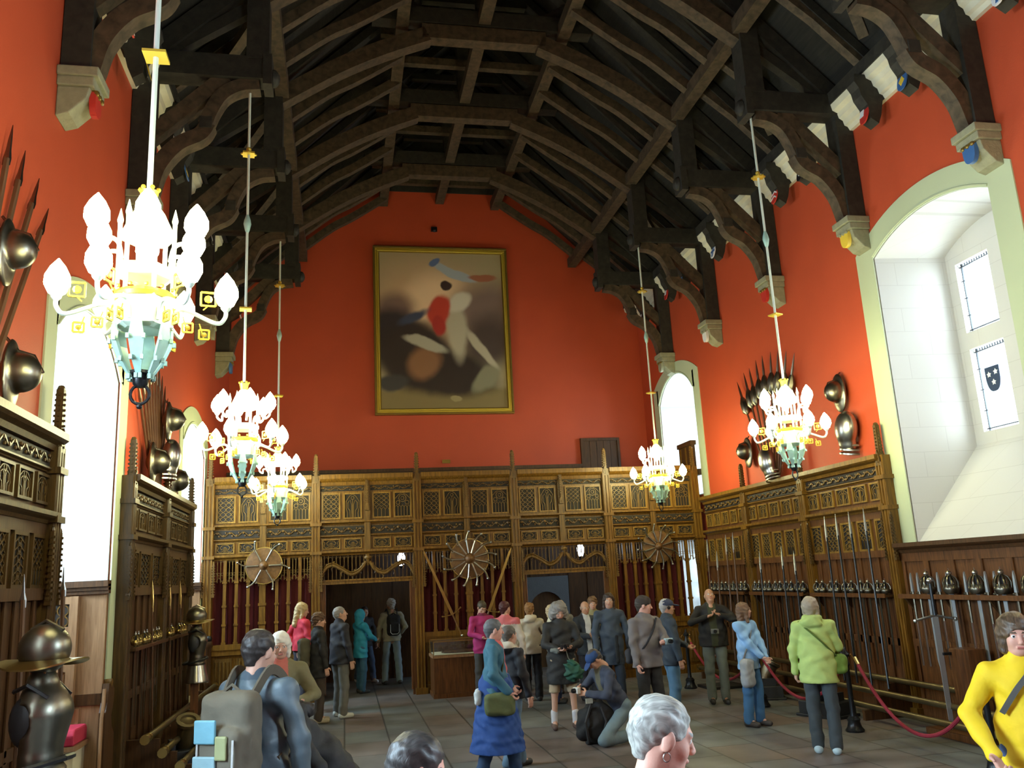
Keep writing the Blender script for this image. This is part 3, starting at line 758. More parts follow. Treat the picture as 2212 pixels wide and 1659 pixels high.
# ------------------------------------------------------------------ far wall: painting, gallery boards, shutter
t = thing('framed_painting', 'huge gilt framed battle-coloured oil painting high on the red far wall', 'painting', (2.55, YF-.02, 8.46))
W2, H2 = 1.76, 2.24
m = MB(); m.bx(-W2+.1, W2-.1, -.07, -.05, -H2+.1, H2-.1); m.build('canvas', M['painting'], t)
def fr(d0, d1, y0, y1, mat, nm):
    m = MB(); a, b = d0, d1
    m.bx(-W2+a, W2-a, y0, y1, H2-b, H2-a); m.bx(-W2+a, W2-a, y0, y1, -H2+a, -H2+b); m.bx(-W2+a, -W2+b, y0, y1, -H2+b, H2-b); m.bx(W2-b, W2-a, y0, y1, -H2+b, H2-b)
    m.build(nm, mat, t, bevel=.008)
fr(0, .05, -.13, 0, M['giltdark'], 'outer_moulding'); fr(.05, .10, -.10, 0, M['gold'], 'gilt_cove'); fr(.10, .14, -.12, 0, M['gold'], 'gilt_bead'); fr(.14, .165, -.085, -.05, M['giltdark'], 'inner_slip')
m = MB(); m.bx(XL+.01, 6.0, YF-.10, YF-.002, 3.9, 4.80); m.bx(XL+.01, 6.02, YF-.15, YF-.002, 4.80, 4.88); m.bx(XL+.01, 6.0, YF-.13, YF-.002, 4.60, 4.66)
struct('trim_11', m, M['oakdark'])
t = thing('wooden_shutter', 'small dark plank shutter high on the far wall right of the painting', 'shutter', (6.54, YF-.01, 5.08))
m = MB()
for k in range(5): m.bx(-.46+k*.186, -.46+k*.186+.178, -.05, 0, -.40, .40)
m.build('planks', M['oakdark'], t)
m = MB(); m.bx(-.52, .52, -.09, 0, .40, .47); m.bx(-.52, -.46, -.09, 0, -.45, .40); m.bx(.46, .52, -.09, 0, -.45, .40); m.build('frame', M['oakdark'], t)
tag(MB().box((2.53, YF-.02, 5.04), (.20, .03, .09)).build('wall_vent', M['giltdark']), 'small brass wall plate just under the big painting', 'vent')
t = thing('wall_sensor', 'tiny dark sensor box on the red wall above the painting', 'sensor', (2.41, YF-.03, 11.24))
MB().box((0, 0, 0), (.16, .07, .12)).build('housing', M['iron'], t); MB().ball((0, -.05, -.05), .05).build('lens', M['black'], t, True)

# ------------------------------------------------------------------ carved oak screens (local frame: x along, -y towards the hall, z up)
def tracery_rib(w, h, style):
    m = MB(); y = -.012; r = .0075
    T = lambda pts: m.tube([(p[0], y, p[1]) for p in pts], r, 4, False)
    C = lambda cx, cz, q, n=10: T([(cx+q*math.cos(2*PI*i/n), cz+q*math.sin(2*PI*i/n)) for i in range(n+1)])
    if style == 0:      # reticulated
        nx, nz = 3, 5; dx, dz = w/nx, h/nz
        for i in range(nx+1):
            for sgn in (1, -1):
                T([(max(-w/2, min(w/2, -w/2+i*dx+sgn*dx*.5*math.sin(PI*j/4))), -h/2+j*dz/4*1.0) for j in range(nz*4+1)])
    elif style == 1:    # circles over lancets
        for i in range(5):
            x = -w/2+w*(i+.5)/5; T([(x-.5*w/5, -h/2), (x-.5*w/5, -h*.12), (x, -h*.03), (x+.5*w/5, -h*.12), (x+.5*w/5, -h/2)])
        C(0, h*.27, w*.24, 12); C(-w*.3, h*.08, w*.13, 8); C(w*.3, h*.08, w*.13, 8); C(0, h*.27, w*.11, 8)
        T([(-w/2, h*.25), (-w*.25, h*.42), (0, h*.5), (w*.25, h*.42), (w/2, h*.25)])
    elif style == 2:    # diamonds over lancets
        for i in range(4):
            x = -w/2+w*(i+.5)/4; T([(x-.5*w/4, -h/2), (x-.5*w/4, -h*.2), (x, -h*.08), (x+.5*w/4, -h*.2), (x+.5*w/4, -h/2)])
        for i in range(3):
            for j in range(3):
                cx, cz = -w/3+w/3*i, h*(.02+.18*j); T([(cx-w/6, cz), (cx, cz+h*.09), (cx+w/6, cz), (cx, cz-h*.09), (cx-w/6, cz)])
    elif style == 3:    # flowing heart shapes
        for sgn in (1, -1):
            T([(sgn*p[0]*w, p[1]*h) for p in ((.06, -.5), (.06, .05), (.16, .25), (.30, .15), (.30, -.1), (.18, -.2), (.16, -.5))])
            T([(sgn*p[0]*w, p[1]*h) for p in ((.0, .5), (.2, .42), (.42, .2), (.42, -.1), (.34, -.3), (.36, -.5))])
        T([(0, -.5*h), (0, .3*h)]); C(0, h*.34, w*.1, 8)
    elif style == 4:    # wide low panel: paired scrolls round a centre stem
        for sgn in (1, -1):
            T([(sgn*p[0]*w, p[1]*h) for p in ((.02, .42), (.18, .38), (.30, .12), (.22, -.12), (.14, -.05))])
            T([(sgn*p[0]*w, p[1]*h) for p in ((.48, .42), (.40, .1), (.46, -.2), (.36, -.42), (.18, -.38), (.14, -.2))])
            T([(sgn*p[0]*w, p[1]*h) for p in ((.08, -.45), (.08, .05), (.04, .18))])
        T([(0, -.46*h), (0, .2*h)])
    elif style == 5:    # narrow upright panel with leaves
        for j in range(6):
            cz = -h/2+h*(j+.5)/6; T([(-w*.4, cz-h*.07), (0, cz+h*.05), (w*.4, cz-h*.07)]); C(0, cz, w*.16, 6)
        for i in range(3): x = -w*.3+w*.3*i; T([(x, -h/2), (x, -h*.25)])
        T([(-w*.45, -h/2), (-w*.45, h/2)]); T([(w*.45, -h/2), (w*.45, h/2)])
    return m
_pm = {}
def panel(par, x, z, w, h, style, name='tracery_panel', wm='oak', y=0.0, fw=.03, dark=False):
    """framed carved panel: dark sunk ground, raised frame, ribs"""
    k = (round(w, 3), round(h, 3), style, dark)
    if k not in _pm:
        g = MB(); g.bx(-w/2, w/2, -.004, .0, -h/2, h/2)
        f = MB(); f.bx(-w/2-fw, w/2+fw, -.03, 0, h/2, h/2+fw); f.bx(-w/2-fw, w/2+fw, -.03, 0, -h/2-fw, -h/2); f.bx(-w/2-fw, -w/2, -.03, 0, -h/2, h/2); f.bx(w/2, w/2+fw, -.03, 0, -h/2, h/2)
        _pm[k] = (g.mesh('panel_ground', M['recess']), f.mesh('panel_frame', M['oakbrown' if dark else 'oaklight']), tracery_rib(w, h, style).mesh('panel_tracery', M['carvebrown' if dark else 'rib']))
    a, b, c = _pm[k]
    o = inst(name, a, par, (x, y, z)); inst('frame', b, o); inst('ribs', c, o); return o
def frieze(par, x0, x1, z, h, name='carved_frieze', y=-.02, mat='carve'):
    m = MB(); m.bx(x0, x1, y, 0, z-h/2, z+h/2); o = m.build(name, M['recess'], par)
    m = MB(); n = max(3, int((x1-x0)/.11)); d = (x1-x0)/n
    m.tube([(x0+d*i/4, y-.012, z+h*.26*math.sin(PI*i/4)) for i in range(n*4+1)], .010, 4)
    for i in range(n):
        sg = 1 if i % 2 else -1; cx = x0+d*(i+.5)
        m.ball((cx, y-.012, z-sg*h*.16), (d*.24, .018, h*.17), 6, 4)
        m.ball((cx+d*.3, y-.01, z+sg*h*.2), (d*.14, .014, h*.14), 5, 4)
    m.build('vine_carving', M[mat], o, True); return o
def moulding(par, x0, x1, z0, z1, d, mat='oak', name='moulding'):
    m = MB(); h = z1-z0
    m.prism([(0, z0), (-d*.35, z0), (-d*.45, z0+h*.3), (-d*.8, z0+h*.45), (-d, z0+h*.6), (-d, z1), (0, z1)], x0, x1, 'x')
    return m.build(name, M[mat], par)
def pinnacle(m, x, y, z0, z1, w):
    """crocketed spire"""
    m.prism([(x-w/2, z0), (x+w/2, z0), (x+w/2, z0+w), (x, z0+w*2.2), (x-w/2, z0+w)], y-w/2, y+w/2, 'y')
    h = z1-z0; m.bar((x, y, z0), (x, y, z1-.03), w*.62, w*.62)
    n = int(h/.055)
    for i in range(n):
        z = z0+.05+(h-.08)*i/n; q = w*(.50-.18*i/n)
        for dx, dy in ((1, 0), (-1, 0), (0, -1), (0, 1)): m.box((x+dx*q, y+dy*q, z), (.022, .022, .022))
    m.ball((x, y, z1-.02), (w*.34, w*.34, .035), 6, 4)
def post_mesh(h_top, h_pin, w, levels):
    m = MB(); m.bx(-w/2, w/2, -w*.55, .04, 0, h_top)
    for dx in (-w*.38, 0, w*.38): m.tube([(dx, -w*.58, .12), (dx, -w*.58, h_top-.1)], w*.11, 5)
    m.bx(-w*.7, w*.7, -w*.85, .04, 0, .12)
    for z in levels: m.bx(-w*.66, w*.66, -w*.8, .05, z-.03, z+.03)
    a = m
    p = MB(); pinnacle(p, 0, -w*.35, h_top-.15, h_pin, w*.62)
    q = MB()
    for (z0, z1) in ((levels[0]-.75, levels[0]-.08), ):
        pinnacle(q, -w*.62, -w*.6, z0, z1, w*.3); pinnacle(q, w*.62, -w*.6, z0, z1, w*.3)
    return [a.mesh('shaft', M['oak']), p.mesh('pinnacle', M['carve']), q.mesh('side_pinnacles', M['carve'])]
# ---- far screen
FY = 17.70; PX = [-2.575+2.037*i for i in range(6)]
pmA = post_mesh(4.34, 4.78, .17, [2.80, 3.36])
PN = ['leftmost', 'second from left', 'third from left', 'third from right', 'second from right', 'rightmost']
for i, x in enumerate(PX):
    t = thing('screen_post', 'tall carved oak post with crocketed spire on the far screen, %s' % PN[i], 'post', (x, FY, 0), group='posts of the far oak screen')
    for me, nm in zip(pmA, ('shaft', 'pinnacle', 'side_pinnacles')): inst(nm, me, t)
BW = 2.037-.17
def bay_upper(t):
    x0, x1 = -BW/2, BW/2
    m = MB(); m.bx(x0, x1, 0, .05, 2.76, 4.34); m.build('backboard', M['oak'], t)
    moulding(t, x0, x1, 4.14, 4.36, .14, name='cornice'); moulding(t, x0, x1, 3.35, 3.42, .09); moulding(t, x0, x1, 3.10, 3.14, .06); moulding(t, x0, x1, 2.74, 2.84, .09)
    frieze(t, x0, -.07, 4.08, .10); frieze(t, .07, x1, 4.08, .10)
    frieze(t, x0, -.07, 3.24, .16); frieze(t, .07, x1, 3.24, .16)
    for k, cx in enumerate((-.72, -.29, .29, .72)):
        panel(t, cx, 3.725, .31, .47, (0, 1, 2, 1)[k] if t.get('v', 0) else (0, 3, 2, 1)[k], 'tracery_panel')
        panel(t, cx, 2.97, .31, .16, 4, 'scroll_panel', fw=.022)
    m = MB(); m.bx(-.06, .06, -.07, 0, 2.80, 4.10); pinnacle(m, 0, -.08, 3.62, 4.30, .09); m.build('middle_post', M['carve'], t)
def lace(t, x0, x1, z0, z1, n, point=True):
    """hanging openwork: lancet bars ending in points"""
    m = MB(); d = (x1-x0)/n
    for i in range(n+1): m.bx(x0+i*d-.006, x0+i*d+.006, -.012, .012, z0+(.10 if point else 0), z1)
    for i in range(n):
        cx = x0+(i+.5)*d; m.tube([(cx-d/2, 0, z1-.05), (cx, 0, z1-.005), (cx+d/2, 0, z1-.05)], .006, 4)
        m.tube(arc(cx, (z0+z1)/2, d*.42, 0, 360, 8), .005, 4, False)
    if point:
        m.tube([(x0, 0, z0+.16), (x0+(x1-x0)*.2, 0, z0+.12), ((x0+x1)/2, 0, z0+.20), (x1-(x1-x0)*.2, 0, z0+.12), (x1, 0, z0+.16)], .009, 4)
        for x in (x0, x1): m.tube([(x, 0, z0+.18), (x, 0, z0)], [.012, .004], 5)
    return m.build('lace_tracery', M['rib'], t)
BL = ['leftmost bay', 'bay with the left doorway', 'middle bay', 'bay with the right doorway', 'rightmost bay']
def curtain_bay():
    t = thing('screen_bay', '', 'carved screen', group='bays of the far oak screen'); bay_upper(t)
    x0, x1 = -BW/2, BW/2; xs = [x0, -.71, -.49, -.27, -.06, .06, .27, .49, .71, x1]
    for a, b in zip(xs, xs[1:]):
        if abs(a+.06) < 1e-6: continue
        lace(t, a+.02, b-.02, 2.22, 2.74, 3)
    for x in (-.71, -.49, -.27, .27, .49, .71):
        m = MB(); m.bx(x-.03, x+.03, -.035, .035, 1.14, 2.74); 
        for z in (1.16, 1.5, 1.85, 2.3): m.bx(x-.042, x+.042, -.05, .05, z, z+.04)
        m.build('mullion', M['oak'], t)
    m = MB(); m.bx(-.06, .06, -.06, .05, 0, 2.76)
    for z in (1.16, 1.5, 1.85): m.bx(-.075, .075, -.075, .06, z, z+.05)
    m.build('centre_mullion', M['oak'], t)
    m = MB(); m.bx(x0, x1, -.06, .06, 1.06, 1.16); m.bx(x0, x1, -.04, .04, .96, 1.06); m.bx(x0, x1, -.04, .05, 0, .16); m.bx(x0, x1, .02, .05, .16, .96); m.build('dado', M['oak'], t)
    for cx in (-.72, -.29, .29, .72):
        m = MB(); m.bx(cx-.17, cx+.17, -.01, .02, .22, .9)
        for k in range(4): m.tube([(cx-.11+k*.073, -.015, .30), (cx-.11+k*.073, -.015, .84)], .02, 6)
        m.build('linenfold_panel', M['carve'], t, True)
    return t
def door_bay():
    t = thing('screen_bay', '', 'carved screen', group='bays of the far oak screen'); bay_upper(t)
    x0, x1 = -BW/2, BW/2
    m = MB(); m.bx(x0, x1, -.05, .05, 2.18, 2.26); m.bx(x0, x1, -.07, .06, 2.24, 2.27); m.build('lintel', M['oak'], t)
    m = MB(); n = 24; d = BW/n
    for i in range(n+1): m.bx(x0+i*d-.007, x0+i*d+.007, -.01, .01, 2.27, 2.74)
    for i in range(n): m.tube([(x0+i*d, 0, 2.68), (x0+(i+.5)*d, 0, 2.72), (x0+(i+1)*d, 0, 2.68)], .006, 4)
    m.build('grille', M['carve'], t)
    for s in (1, -1):
        m = MB(); q = spline([(s*x, -.05, z) for x, z in ((.93, 2.30), (.84, 2.48), (.70, 2.55), (.52, 2.47), (.33, 2.36), (.16, 2.43), (.03, 2.60))], 5)
        m.tube(q, [.034]*len(q), 7); m.tube([(p.x, p.y-.015, p.z+.045) for p in q[3:-2]], .014, 5)
        for k in (6, 11, 16, 22, 27): 
            p = q[k]; m.tube([p, p+Vector((s*.05, 0, -.06)), p+Vector((s*.03, 0, -.12))], [.018, .014, .006], 5); m.ball(p+Vector((0, 0, .07)), .02, 6, 4)
        m.build('ogee_carving', M['carve'], t, True)
    m = MB(); m.tube([(0, -.05, 2.52), (0, -.05, 2.74)], [.02, .05], 7); m.ball((0, -.06, 2.68), (.07, .04, .05)); m.build('carved_boss', M['carve'], t, True)
    for s in (1, -1):
        m = MB(); m.bx(s*(BW/2-.08), s*BW/2, -.04, .06, 0, 2.2); m.tube([(s*(BW/2-.09), -.03, .1), (s*(BW/2-.09), -.03, 2.18)], .02, 6); m.build('door_jamb', M['oakred'], t)
    return t
cb = curtain_bay(); db = door_bay()
for i, (src, first) in enumerate(((cb, True), (db, True), (cb, False), (db, False), (cb, False))):
    xc = (PX[i]+PX[i+1])/2; t = src if first else dup(src, (xc, FY, 0)); t.location = (xc, FY, 0)
    t['label'] = 'carved oak bay of the far screen, %s' % BL[i]
    if src is cb:
        m = MB(); x0, x1 = -BW/2+.02, BW/2-.02-(.27 if i == 4 else 0); n = 60; vs = []; fs = []
        for k in range(n+1):
            x = x0+(x1-x0)*k/n; yy = .10+.025*math.sin(k*1.15)+.01*math.sin(k*2.7); vs += [(x, yy, .9), (x, yy, 2.4), (x, yy+.012, 2.4), (x, yy+.012, .9)]
        for k in range(n): 
            for a in range(4): fs.append((4*k+a, 4*k+(a+1) % 4, 4*k+4+(a+1) % 4, 4*k+4+a))
        m.add(vs, fs); o = m.build('curtain', M['curtain'], None, True); o.location = (xc, FY, 0)
        tag(o, 'dark crimson curtain hung behind the far screen, %s' % BL[i], 'curtain', 'curtains behind the far screen')
# side return of the gallery, right end
t = thing('screen_return', 'short oak side panel standing at the right end of the gallery top', 'panel', (7.74, 17.80, .55))
m = MB(); m.bx(-.04, .04, 0, .75, 4.31, 4.36); m.bx(-.07, .07, -.02, .78, 4.30, 4.40); m.build('board', M['oakdark'], t)
m = MB(); m.bx(-.04, .04, 0, .75, 3.78, 4.31); m.build('side_board', M['oakdark'], t)
for ya in (.06, .32, .62): MB().bx(-.055, -.04, ya, ya+.06, 3.80, 4.28).build('rib', M['oak'], t)
# lobby behind the screen
m = MB(); m.bx(XL, XR, FY+.06, YF, 4.16, 4.30); struct('ceiling_lobby', m, M['oakdark'])
m = MB(); m.bx(XL, XR, YF-.10, YF-.02, 0, 3.9)
for k in range(22): m.bx(XL+k*.48, XL+k*.48+.05, YF-.125, YF-.10, 0, 3.9)
struct('baseboard_far', m, M['oakdark'])
m = MB(); m.prism([(4.30, 0), (4.42, 0), (4.42, .9)]+[(4.85+.43*math.cos(R(a)), 1.30+.46*math.sin(R(a))) for a in range(180, -1, -15)]+[(5.28, 0), (5.42, 0), (5.42, 2.12), (4.30, 2.12)], YF-.22, YF-.11, 'y')
struct('trim_12', m, M['greystone'])
m = MB(); m.bx(4.42, 5.28, YF-.14, YF-.11, 0, 1.78); o = struct('door_1', m, M['oakdark'])
MB().ball((5.2, YF-.17, 1.0), .03).build('door_knob', M['iron'], o, True)
for x, z, nm in ((1.27, 2.66, 'left'), (5.43, 2.68, 'right')):
    t = thing('hanging_lantern', 'small lit white lantern seen through the grille over the %s doorway' % nm, 'lantern', (x, 19.5, z), group='lobby lanterns')
    m = MB(); m.lathe([(.045, -.14), (.08, -.04), (.085, .06), (.05, .13)], 8); m.build('glass', M['lantern'], t, True)
    m = MB(); m.lathe([(.055, .13), (.09, .14), (.02, .22)], 8); m.lathe([(.02, -.2), (.05, -.15), (.05, -.14)], 8); m.build('cap', M['iron'], t)
    MB().tube([(0, 0, .2), (0, 0, 4.16-z)], .008, 5).build('chain', M['iron'], t)

# ---- side screens: place(side, y, length) with origin at the end nearer the far wall (right) or nearer the camera (left)
SZ = dict(top=3.60, frz=3.41, sm=3.12, mold=2.86, tr=2.56, low=2.24)
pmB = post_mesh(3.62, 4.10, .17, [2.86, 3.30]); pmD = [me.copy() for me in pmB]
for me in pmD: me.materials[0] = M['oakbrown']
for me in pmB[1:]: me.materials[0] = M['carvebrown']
def side_bay(L, nsm, ntr, dark=False):
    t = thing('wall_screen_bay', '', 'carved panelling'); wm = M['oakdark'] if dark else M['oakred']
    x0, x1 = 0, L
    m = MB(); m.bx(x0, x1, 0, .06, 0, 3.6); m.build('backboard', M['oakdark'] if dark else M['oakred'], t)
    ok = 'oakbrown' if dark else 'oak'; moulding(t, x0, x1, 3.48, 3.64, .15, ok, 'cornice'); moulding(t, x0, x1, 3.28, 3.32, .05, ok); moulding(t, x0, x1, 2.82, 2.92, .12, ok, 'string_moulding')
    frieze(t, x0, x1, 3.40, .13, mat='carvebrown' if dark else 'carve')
    d = L/nsm
    for k in range(nsm): panel(t, d*(k+.5), 3.12, d-.14, .22, 3, 'small_tracery_panel', fw=.025, dark=dark)
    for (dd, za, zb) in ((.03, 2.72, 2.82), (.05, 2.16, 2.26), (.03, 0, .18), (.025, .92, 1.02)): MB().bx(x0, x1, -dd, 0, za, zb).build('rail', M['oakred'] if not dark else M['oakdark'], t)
    d = L/ntr
    for k in range(ntr): panel(t, d*(k+.5), 2.49, d-.16, .40, (5, 0, 5, 2, 5)[k % 5], 'tall_tracery_panel', dark=dark)
    m = MB()
    for k in range(2*ntr+1):
        x = L*k/(2*ntr); m.bx(max(x0, x-.03), min(x1, x+.03), -.025, 0, .18, 2.16)
        m.tube([(min(x1-.01, max(x0+.01, x-.03)), -.02, .18), (min(x1-.01, max(x0+.01, x-.03)), -.02, 2.16)], .010, 4)
    m.build('stiles', M['oakred'] if not dark else M['oakdark'], t)
    return t
def side_post(side, y, label):
    t = thing('wall_screen_post', label, 'post', (XR-.06 if side > 0 else XL+.06, y, 0), (0, 0, R(-90) if side > 0 else R(90)), 'posts of the side screens')
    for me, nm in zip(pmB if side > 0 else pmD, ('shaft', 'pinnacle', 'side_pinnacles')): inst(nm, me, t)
RB = [17.58, 15.60, 13.40, 11.12]
NB = ['far', 'middle', 'near']
for i in range(3):
    t = side_bay(RB[i]-RB[i+1], 5, 5); t.location = (XR-.07, RB[i], 0); t.rotation_euler = (0, 0, R(-90))
    t['label'] = 'oak wall panelling with tracery and weapon rack on the right wall, %s bay' % NB[i]
for i, y in enumerate(RB[1:]): side_post(1, y, 'crocketed oak post on the right wall, %s' % ['between the far and middle bays', 'between the middle and near bays', 'beside the big window'][i])
LB = [(4.9, 6.65), (6.65, 8.40), (11.28, 13.45), (13.45, 15.55)]
for i, (a, b) in enumerate(LB):
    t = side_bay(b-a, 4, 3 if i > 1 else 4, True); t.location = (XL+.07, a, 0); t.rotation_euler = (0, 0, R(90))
    t['label'] = 'dark oak wall panelling with tracery on the left wall, %s' % ['nearest stretch behind the armour', 'stretch ending at the near alcove', 'first bay beyond the near alcove', 'second bay beyond the near alcove'][i]
for y, s in ((8.40, 'at the near side of the near alcove'), (11.28, 'at the far side of the near alcove'), (13.45, 'between the two bays beyond the near alcove'), (15.55, 'at the near side of the far alcove')):
    side_post(-1, y, 'crocketed oak post on the left wall, %s' % s)
# low wainscot under the big right window and on towards the camera
def wains(y0, y1, lab):
    t = thing('wainscot', lab, 'panelling', (XR-.07, y1, 0), (0, 0, R(-90))); L = y1-y0
    m = MB(); m.bx(0, L, 0, .06, 0, 2.3); m.build('backboard', M['oakred'], t)
    moulding(t, 0, L, 2.20, 2.34, .14, 'oakdark', 'cornice')
    for (dd, za, zb) in ((.03, 2.08, 2.2), (.03, .94, 1.04), (.04, 0, .2)): MB().bx(0, L, -dd, 0, za, zb).build('rail', M['oakred'], t)
    m = MB(); n = round(L/.50)
    for k in range(n+1): x = L*k/n; m.bx(max(0, x-.05), min(L, x+.05), -.025, 0, .2, 2.08); m.tube([(min(L, x+.055), -.015, .2), (min(L, x+.055), -.015, 2.08)], .012, 4)
    m.build('stiles', M['oakred'], t); return t
wains(8.0, 11.02, 'plain red-brown oak wainscot under the big right window'); wains(1.5, 8.0, 'plain oak wainscot on the right wall nearest the camera')

# ------------------------------------------------------------------ weapons in the right-hand rack
def rack(y0, y1, lab):
    t = thing('weapon_rack', lab, 'rack', (XR-.07, y1, 0), (0, 0, R(-90)), 'weapon racks on the right wall'); L = y1-y0
    MB().bx(0.02, L-.02, -.20, -.03, 1.60, 1.63).build('shelf', M['oakdark'], t)
    m = MB(); m.bx(0.02, L-.02, -.22, -.20, 1.59, 1.65); m.build('lip', M['oakred'], t)
    for k in range(int(L/.8)+1): MB().prism([(-.03, 1.6), (-.17, 1.6), (-.03, 1.42)], .05+k*.8, .09+k*.8, 'x').build('bracket', M['oakdark'], t)
rack(15.70, 17.48, 'narrow oak weapon shelf in the far bay of the right wall'); rack(13.50, 15.50, 'narrow oak weapon shelf in the middle bay of the right wall')
rack(11.22, 13.30, 'narrow oak weapon shelf in the near bay of the right wall'); rack(5.2, 10.95, 'long oak weapon shelf on the wainscot under the window')
def sword(basket, L=.95, big=1.0):
    """basket-hilted sword, point down, hilt above z=0"""
    t = thing('basket_hilted_sword', '', 'sword')
    m = MB(); m.prism([(-.02*big, 0), (.02*big, 0), (.016*big, -L+.1), (0, -L), (-.016*big, -L+.1)], -.004, .004, 'y'); m.build('blade', M['blade' if big > 1.3 else 'darksteel'], t)
    m = MB()
    r = .062*big
    for a in range(0, 180, 45 if big < 1.3 else 30):
        ca, sa = math.cos(R(a)), math.sin(R(a))
        m.tube([(r*1.05*math.sin(R(q))*ca, r*1.05*math.sin(R(q))*sa, .075*big-.075*big*math.cos(R(q))) for q in range(-170, 171, 34)], .006*big, 4)
    m.lathe([(.05*big, .0), (.066*big, .03*big), (.066*big, .05*big), (.05*big, .075*big)], 10)
    m.build('basket_guard', M['darksteel'], t, True)
    m = MB(); m.tube([(0, 0, .02), (0, 0, .145*big)], .016*big, 8); m.build('grip', M['iron'], t)
    m = MB(); m.ball((0, 0, .165*big), .022*big, 8, 6); m.tube([(0, 0, .18*big), (0, 0, .205*big)], .006, 6); m.build('pommel', M['steel'], t, True)
    return t
sw0 = sword(True, 1.0, 1.05); first = True
def place_sword(src, x, y, z, rot, label, group, used=[set()]):
    global first
    if src.name not in used[0]: used[0].add(src.name); src.location = (x, y, z); src.rotation_euler = rot; src['label'] = label; src['group'] = group; return src
    return dup(src, (x, y, z), rot, label, group)
for i, (y0, y1) in enumerate(((15.70, 17.48), (13.50, 15.50), (11.22, 13.30))):
    d = (y1-y0)/5
    for k in range(5):
        for q in range(2):
            y = y1-d*(k+.5)-(q-.5)*.17
            place_sword(sw0, XR-.07-.12, y, 1.645, (0, 0, R(90)), 'basket-hilted sword in the rack of the %s right-hand bay, %s counted from the far end' % (NB[i], ORD[k*2+q] ), 'paired swords in the right-hand rack')
sw1 = sword(False, .95, 1.55)
ys = [10.38, 9.93, 9.46, 9.03, 8.6, 8.15, 7.7]
for k, y in enumerate(ys):
    place_sword(sw1, XR-.07-.14, y, 1.66, (0, 0, R(90)), 'large dark basket hilt in the rack under the window, %s from the screen post' % ORD[k], 'dark basket swords under the window')
def bayonet():
    t = thing('bayonet', '', 'bayonet')
    m = MB(); m.prism([(-.018, .02), (.024, .02), (.016, .20), (0, .27), (-.012, .2)], -.012, .012, 'y'); m.build('blade', M['blade'], t)
    m = MB(); m.tube([(0, 0, -.35), (0, 0, .02)], .018, 8); m.ball((.04, 0, -.0), .02, 6, 4); m.build('socket', M['darksteel'], t, True)
    MB().tube([(0, 0, -.95), (0, 0, -.35)], .014, 6).build('scabbard', M['steel'], t); return t
by0 = bayonet()
for k, y in enumerate((10.72, 10.58, 10.17, 9.99, 9.66, 9.30, 9.15, 8.84, 8.42, 8.28)):
    place_sword(by0, XR-.07-.13, y, 1.66, (0, 0, R(90)), 'upright bright bayonet in the rack under the window, %s from the screen post' % ORD[k], 'bayonets under the window')
def pike(p, q, r, head, label, group, wm='ash', hs='blade', tassel=False, name='pike'):
    p, q = Vector(p), Vector(q); L = (q-p).length; t = thing(name, label, 'polearm', p, group=group)
    t.rotation_mode = 'QUATERNION'; t.rotation_quaternion = Vector((0, 0, 1)).rotation_difference((q-p).normalized())
    MB().tube([(0, 0, 0), (0, 0, L-head)], r, 6).build('shaft', M[wm], t, True)
    m = MB(); m.lathe([(r*1.2, L-head-.06), (r*1.3, L-head), (head*.062, L-head*.72), (head*.045, L-head*.4), (.003, L)], 6, sx=1, sy=.35 if not tassel else 1); m.build('head', M[hs], t)
    if tassel:
        m = MB(); m.lathe([(r*1.3, L-head*1.9), (head*.19, L-head*1.75), (head*.20, L-head*1.3), (head*.10, L-head*1.0), (r, L-head*.9)], 8); m.build('leaf_blade', M[hs if hs != 'blade' else 'darksteel'], t, True)
    return t
tips = [(1527, 1165), (1548, 1190), (1567, 1155), (1582, 1150), (1640, 1190), (1687, 1180), (1714, 1190), (1780, 1115), (1804, 1110), (1832, 1105), (1864, 1098)]
for k, (x, y) in enumerate(tips):
    p = at(x, y, X=7.52); pike((7.30, p.y-.35-.0*k, .40), p, .016, .34, 'long slender pike leaning on the right-hand screen, %s from the far end' % ORD[k], 'pikes leaning on the right wall', 'iron' if k > 3 else 'ash')
# red wall trophies -------------------------------------------------
tipsR = [(1592, 825), (1606, 805), (1618, 795), (1632, 778), (1646, 768), (1664, 760), (1680, 757), (1698, 758), (1716, 762)]
for k, (x, y) in enumerate(tipsR):
    p = at(x, y, X=7.78); q = Vector((7.72, 14.46-.045*k, 3.62)); pike(q, p, .02, .42, 'leaf-bladed spear in the fan on the right red wall, %s from its left edge' % ORD[k], 'spears fanned on the right wall', 'ash', 'darksteel', True, 'wall_spear')
for k, (x, y, q) in enumerate(((28, 270, (-2.64, 6.55, 3.7)), (55, 325, (-2.64, 6.62, 3.7)), (85, 385, (-2.62, 6.69, 3.7)), (105, 450, (-2.60, 6.76, 3.7)), (-8, 220, (-2.64, 6.48, 3.7)))):
    p = at(x, y, X=-2.64); pike(q, p, .026, .34, 'thick dark spear in the near left wall fan, %s' % ['fourth from the alcove', 'third from the alcove', 'second from the alcove', 'nearest the alcove', 'cut by the picture edge'][k], 'spears fanned on the near left wall', 'ash', 'darksteel', False, 'wall_spear')
fanL = [(11.55, 4.95), (11.75, 5.12), (11.95, 5.26), (12.15, 5.36), (12.38, 5.44), (12.62, 5.46), (12.85, 5.42), (13.08, 5.34), (13.32, 5.24), (13.55, 5.1)]
for k, (y, z) in enumerate(fanL):
    pike((-2.60, 12.56+.05*k, 3.56), (-2.64, y, z), .018, .30, 'wooden-shafted spear in the fan beyond the near alcove, %s from its near edge' % ORD[k], 'spears fanned on the far left wall', 'ash', 'darksteel', False, 'wall_spear')

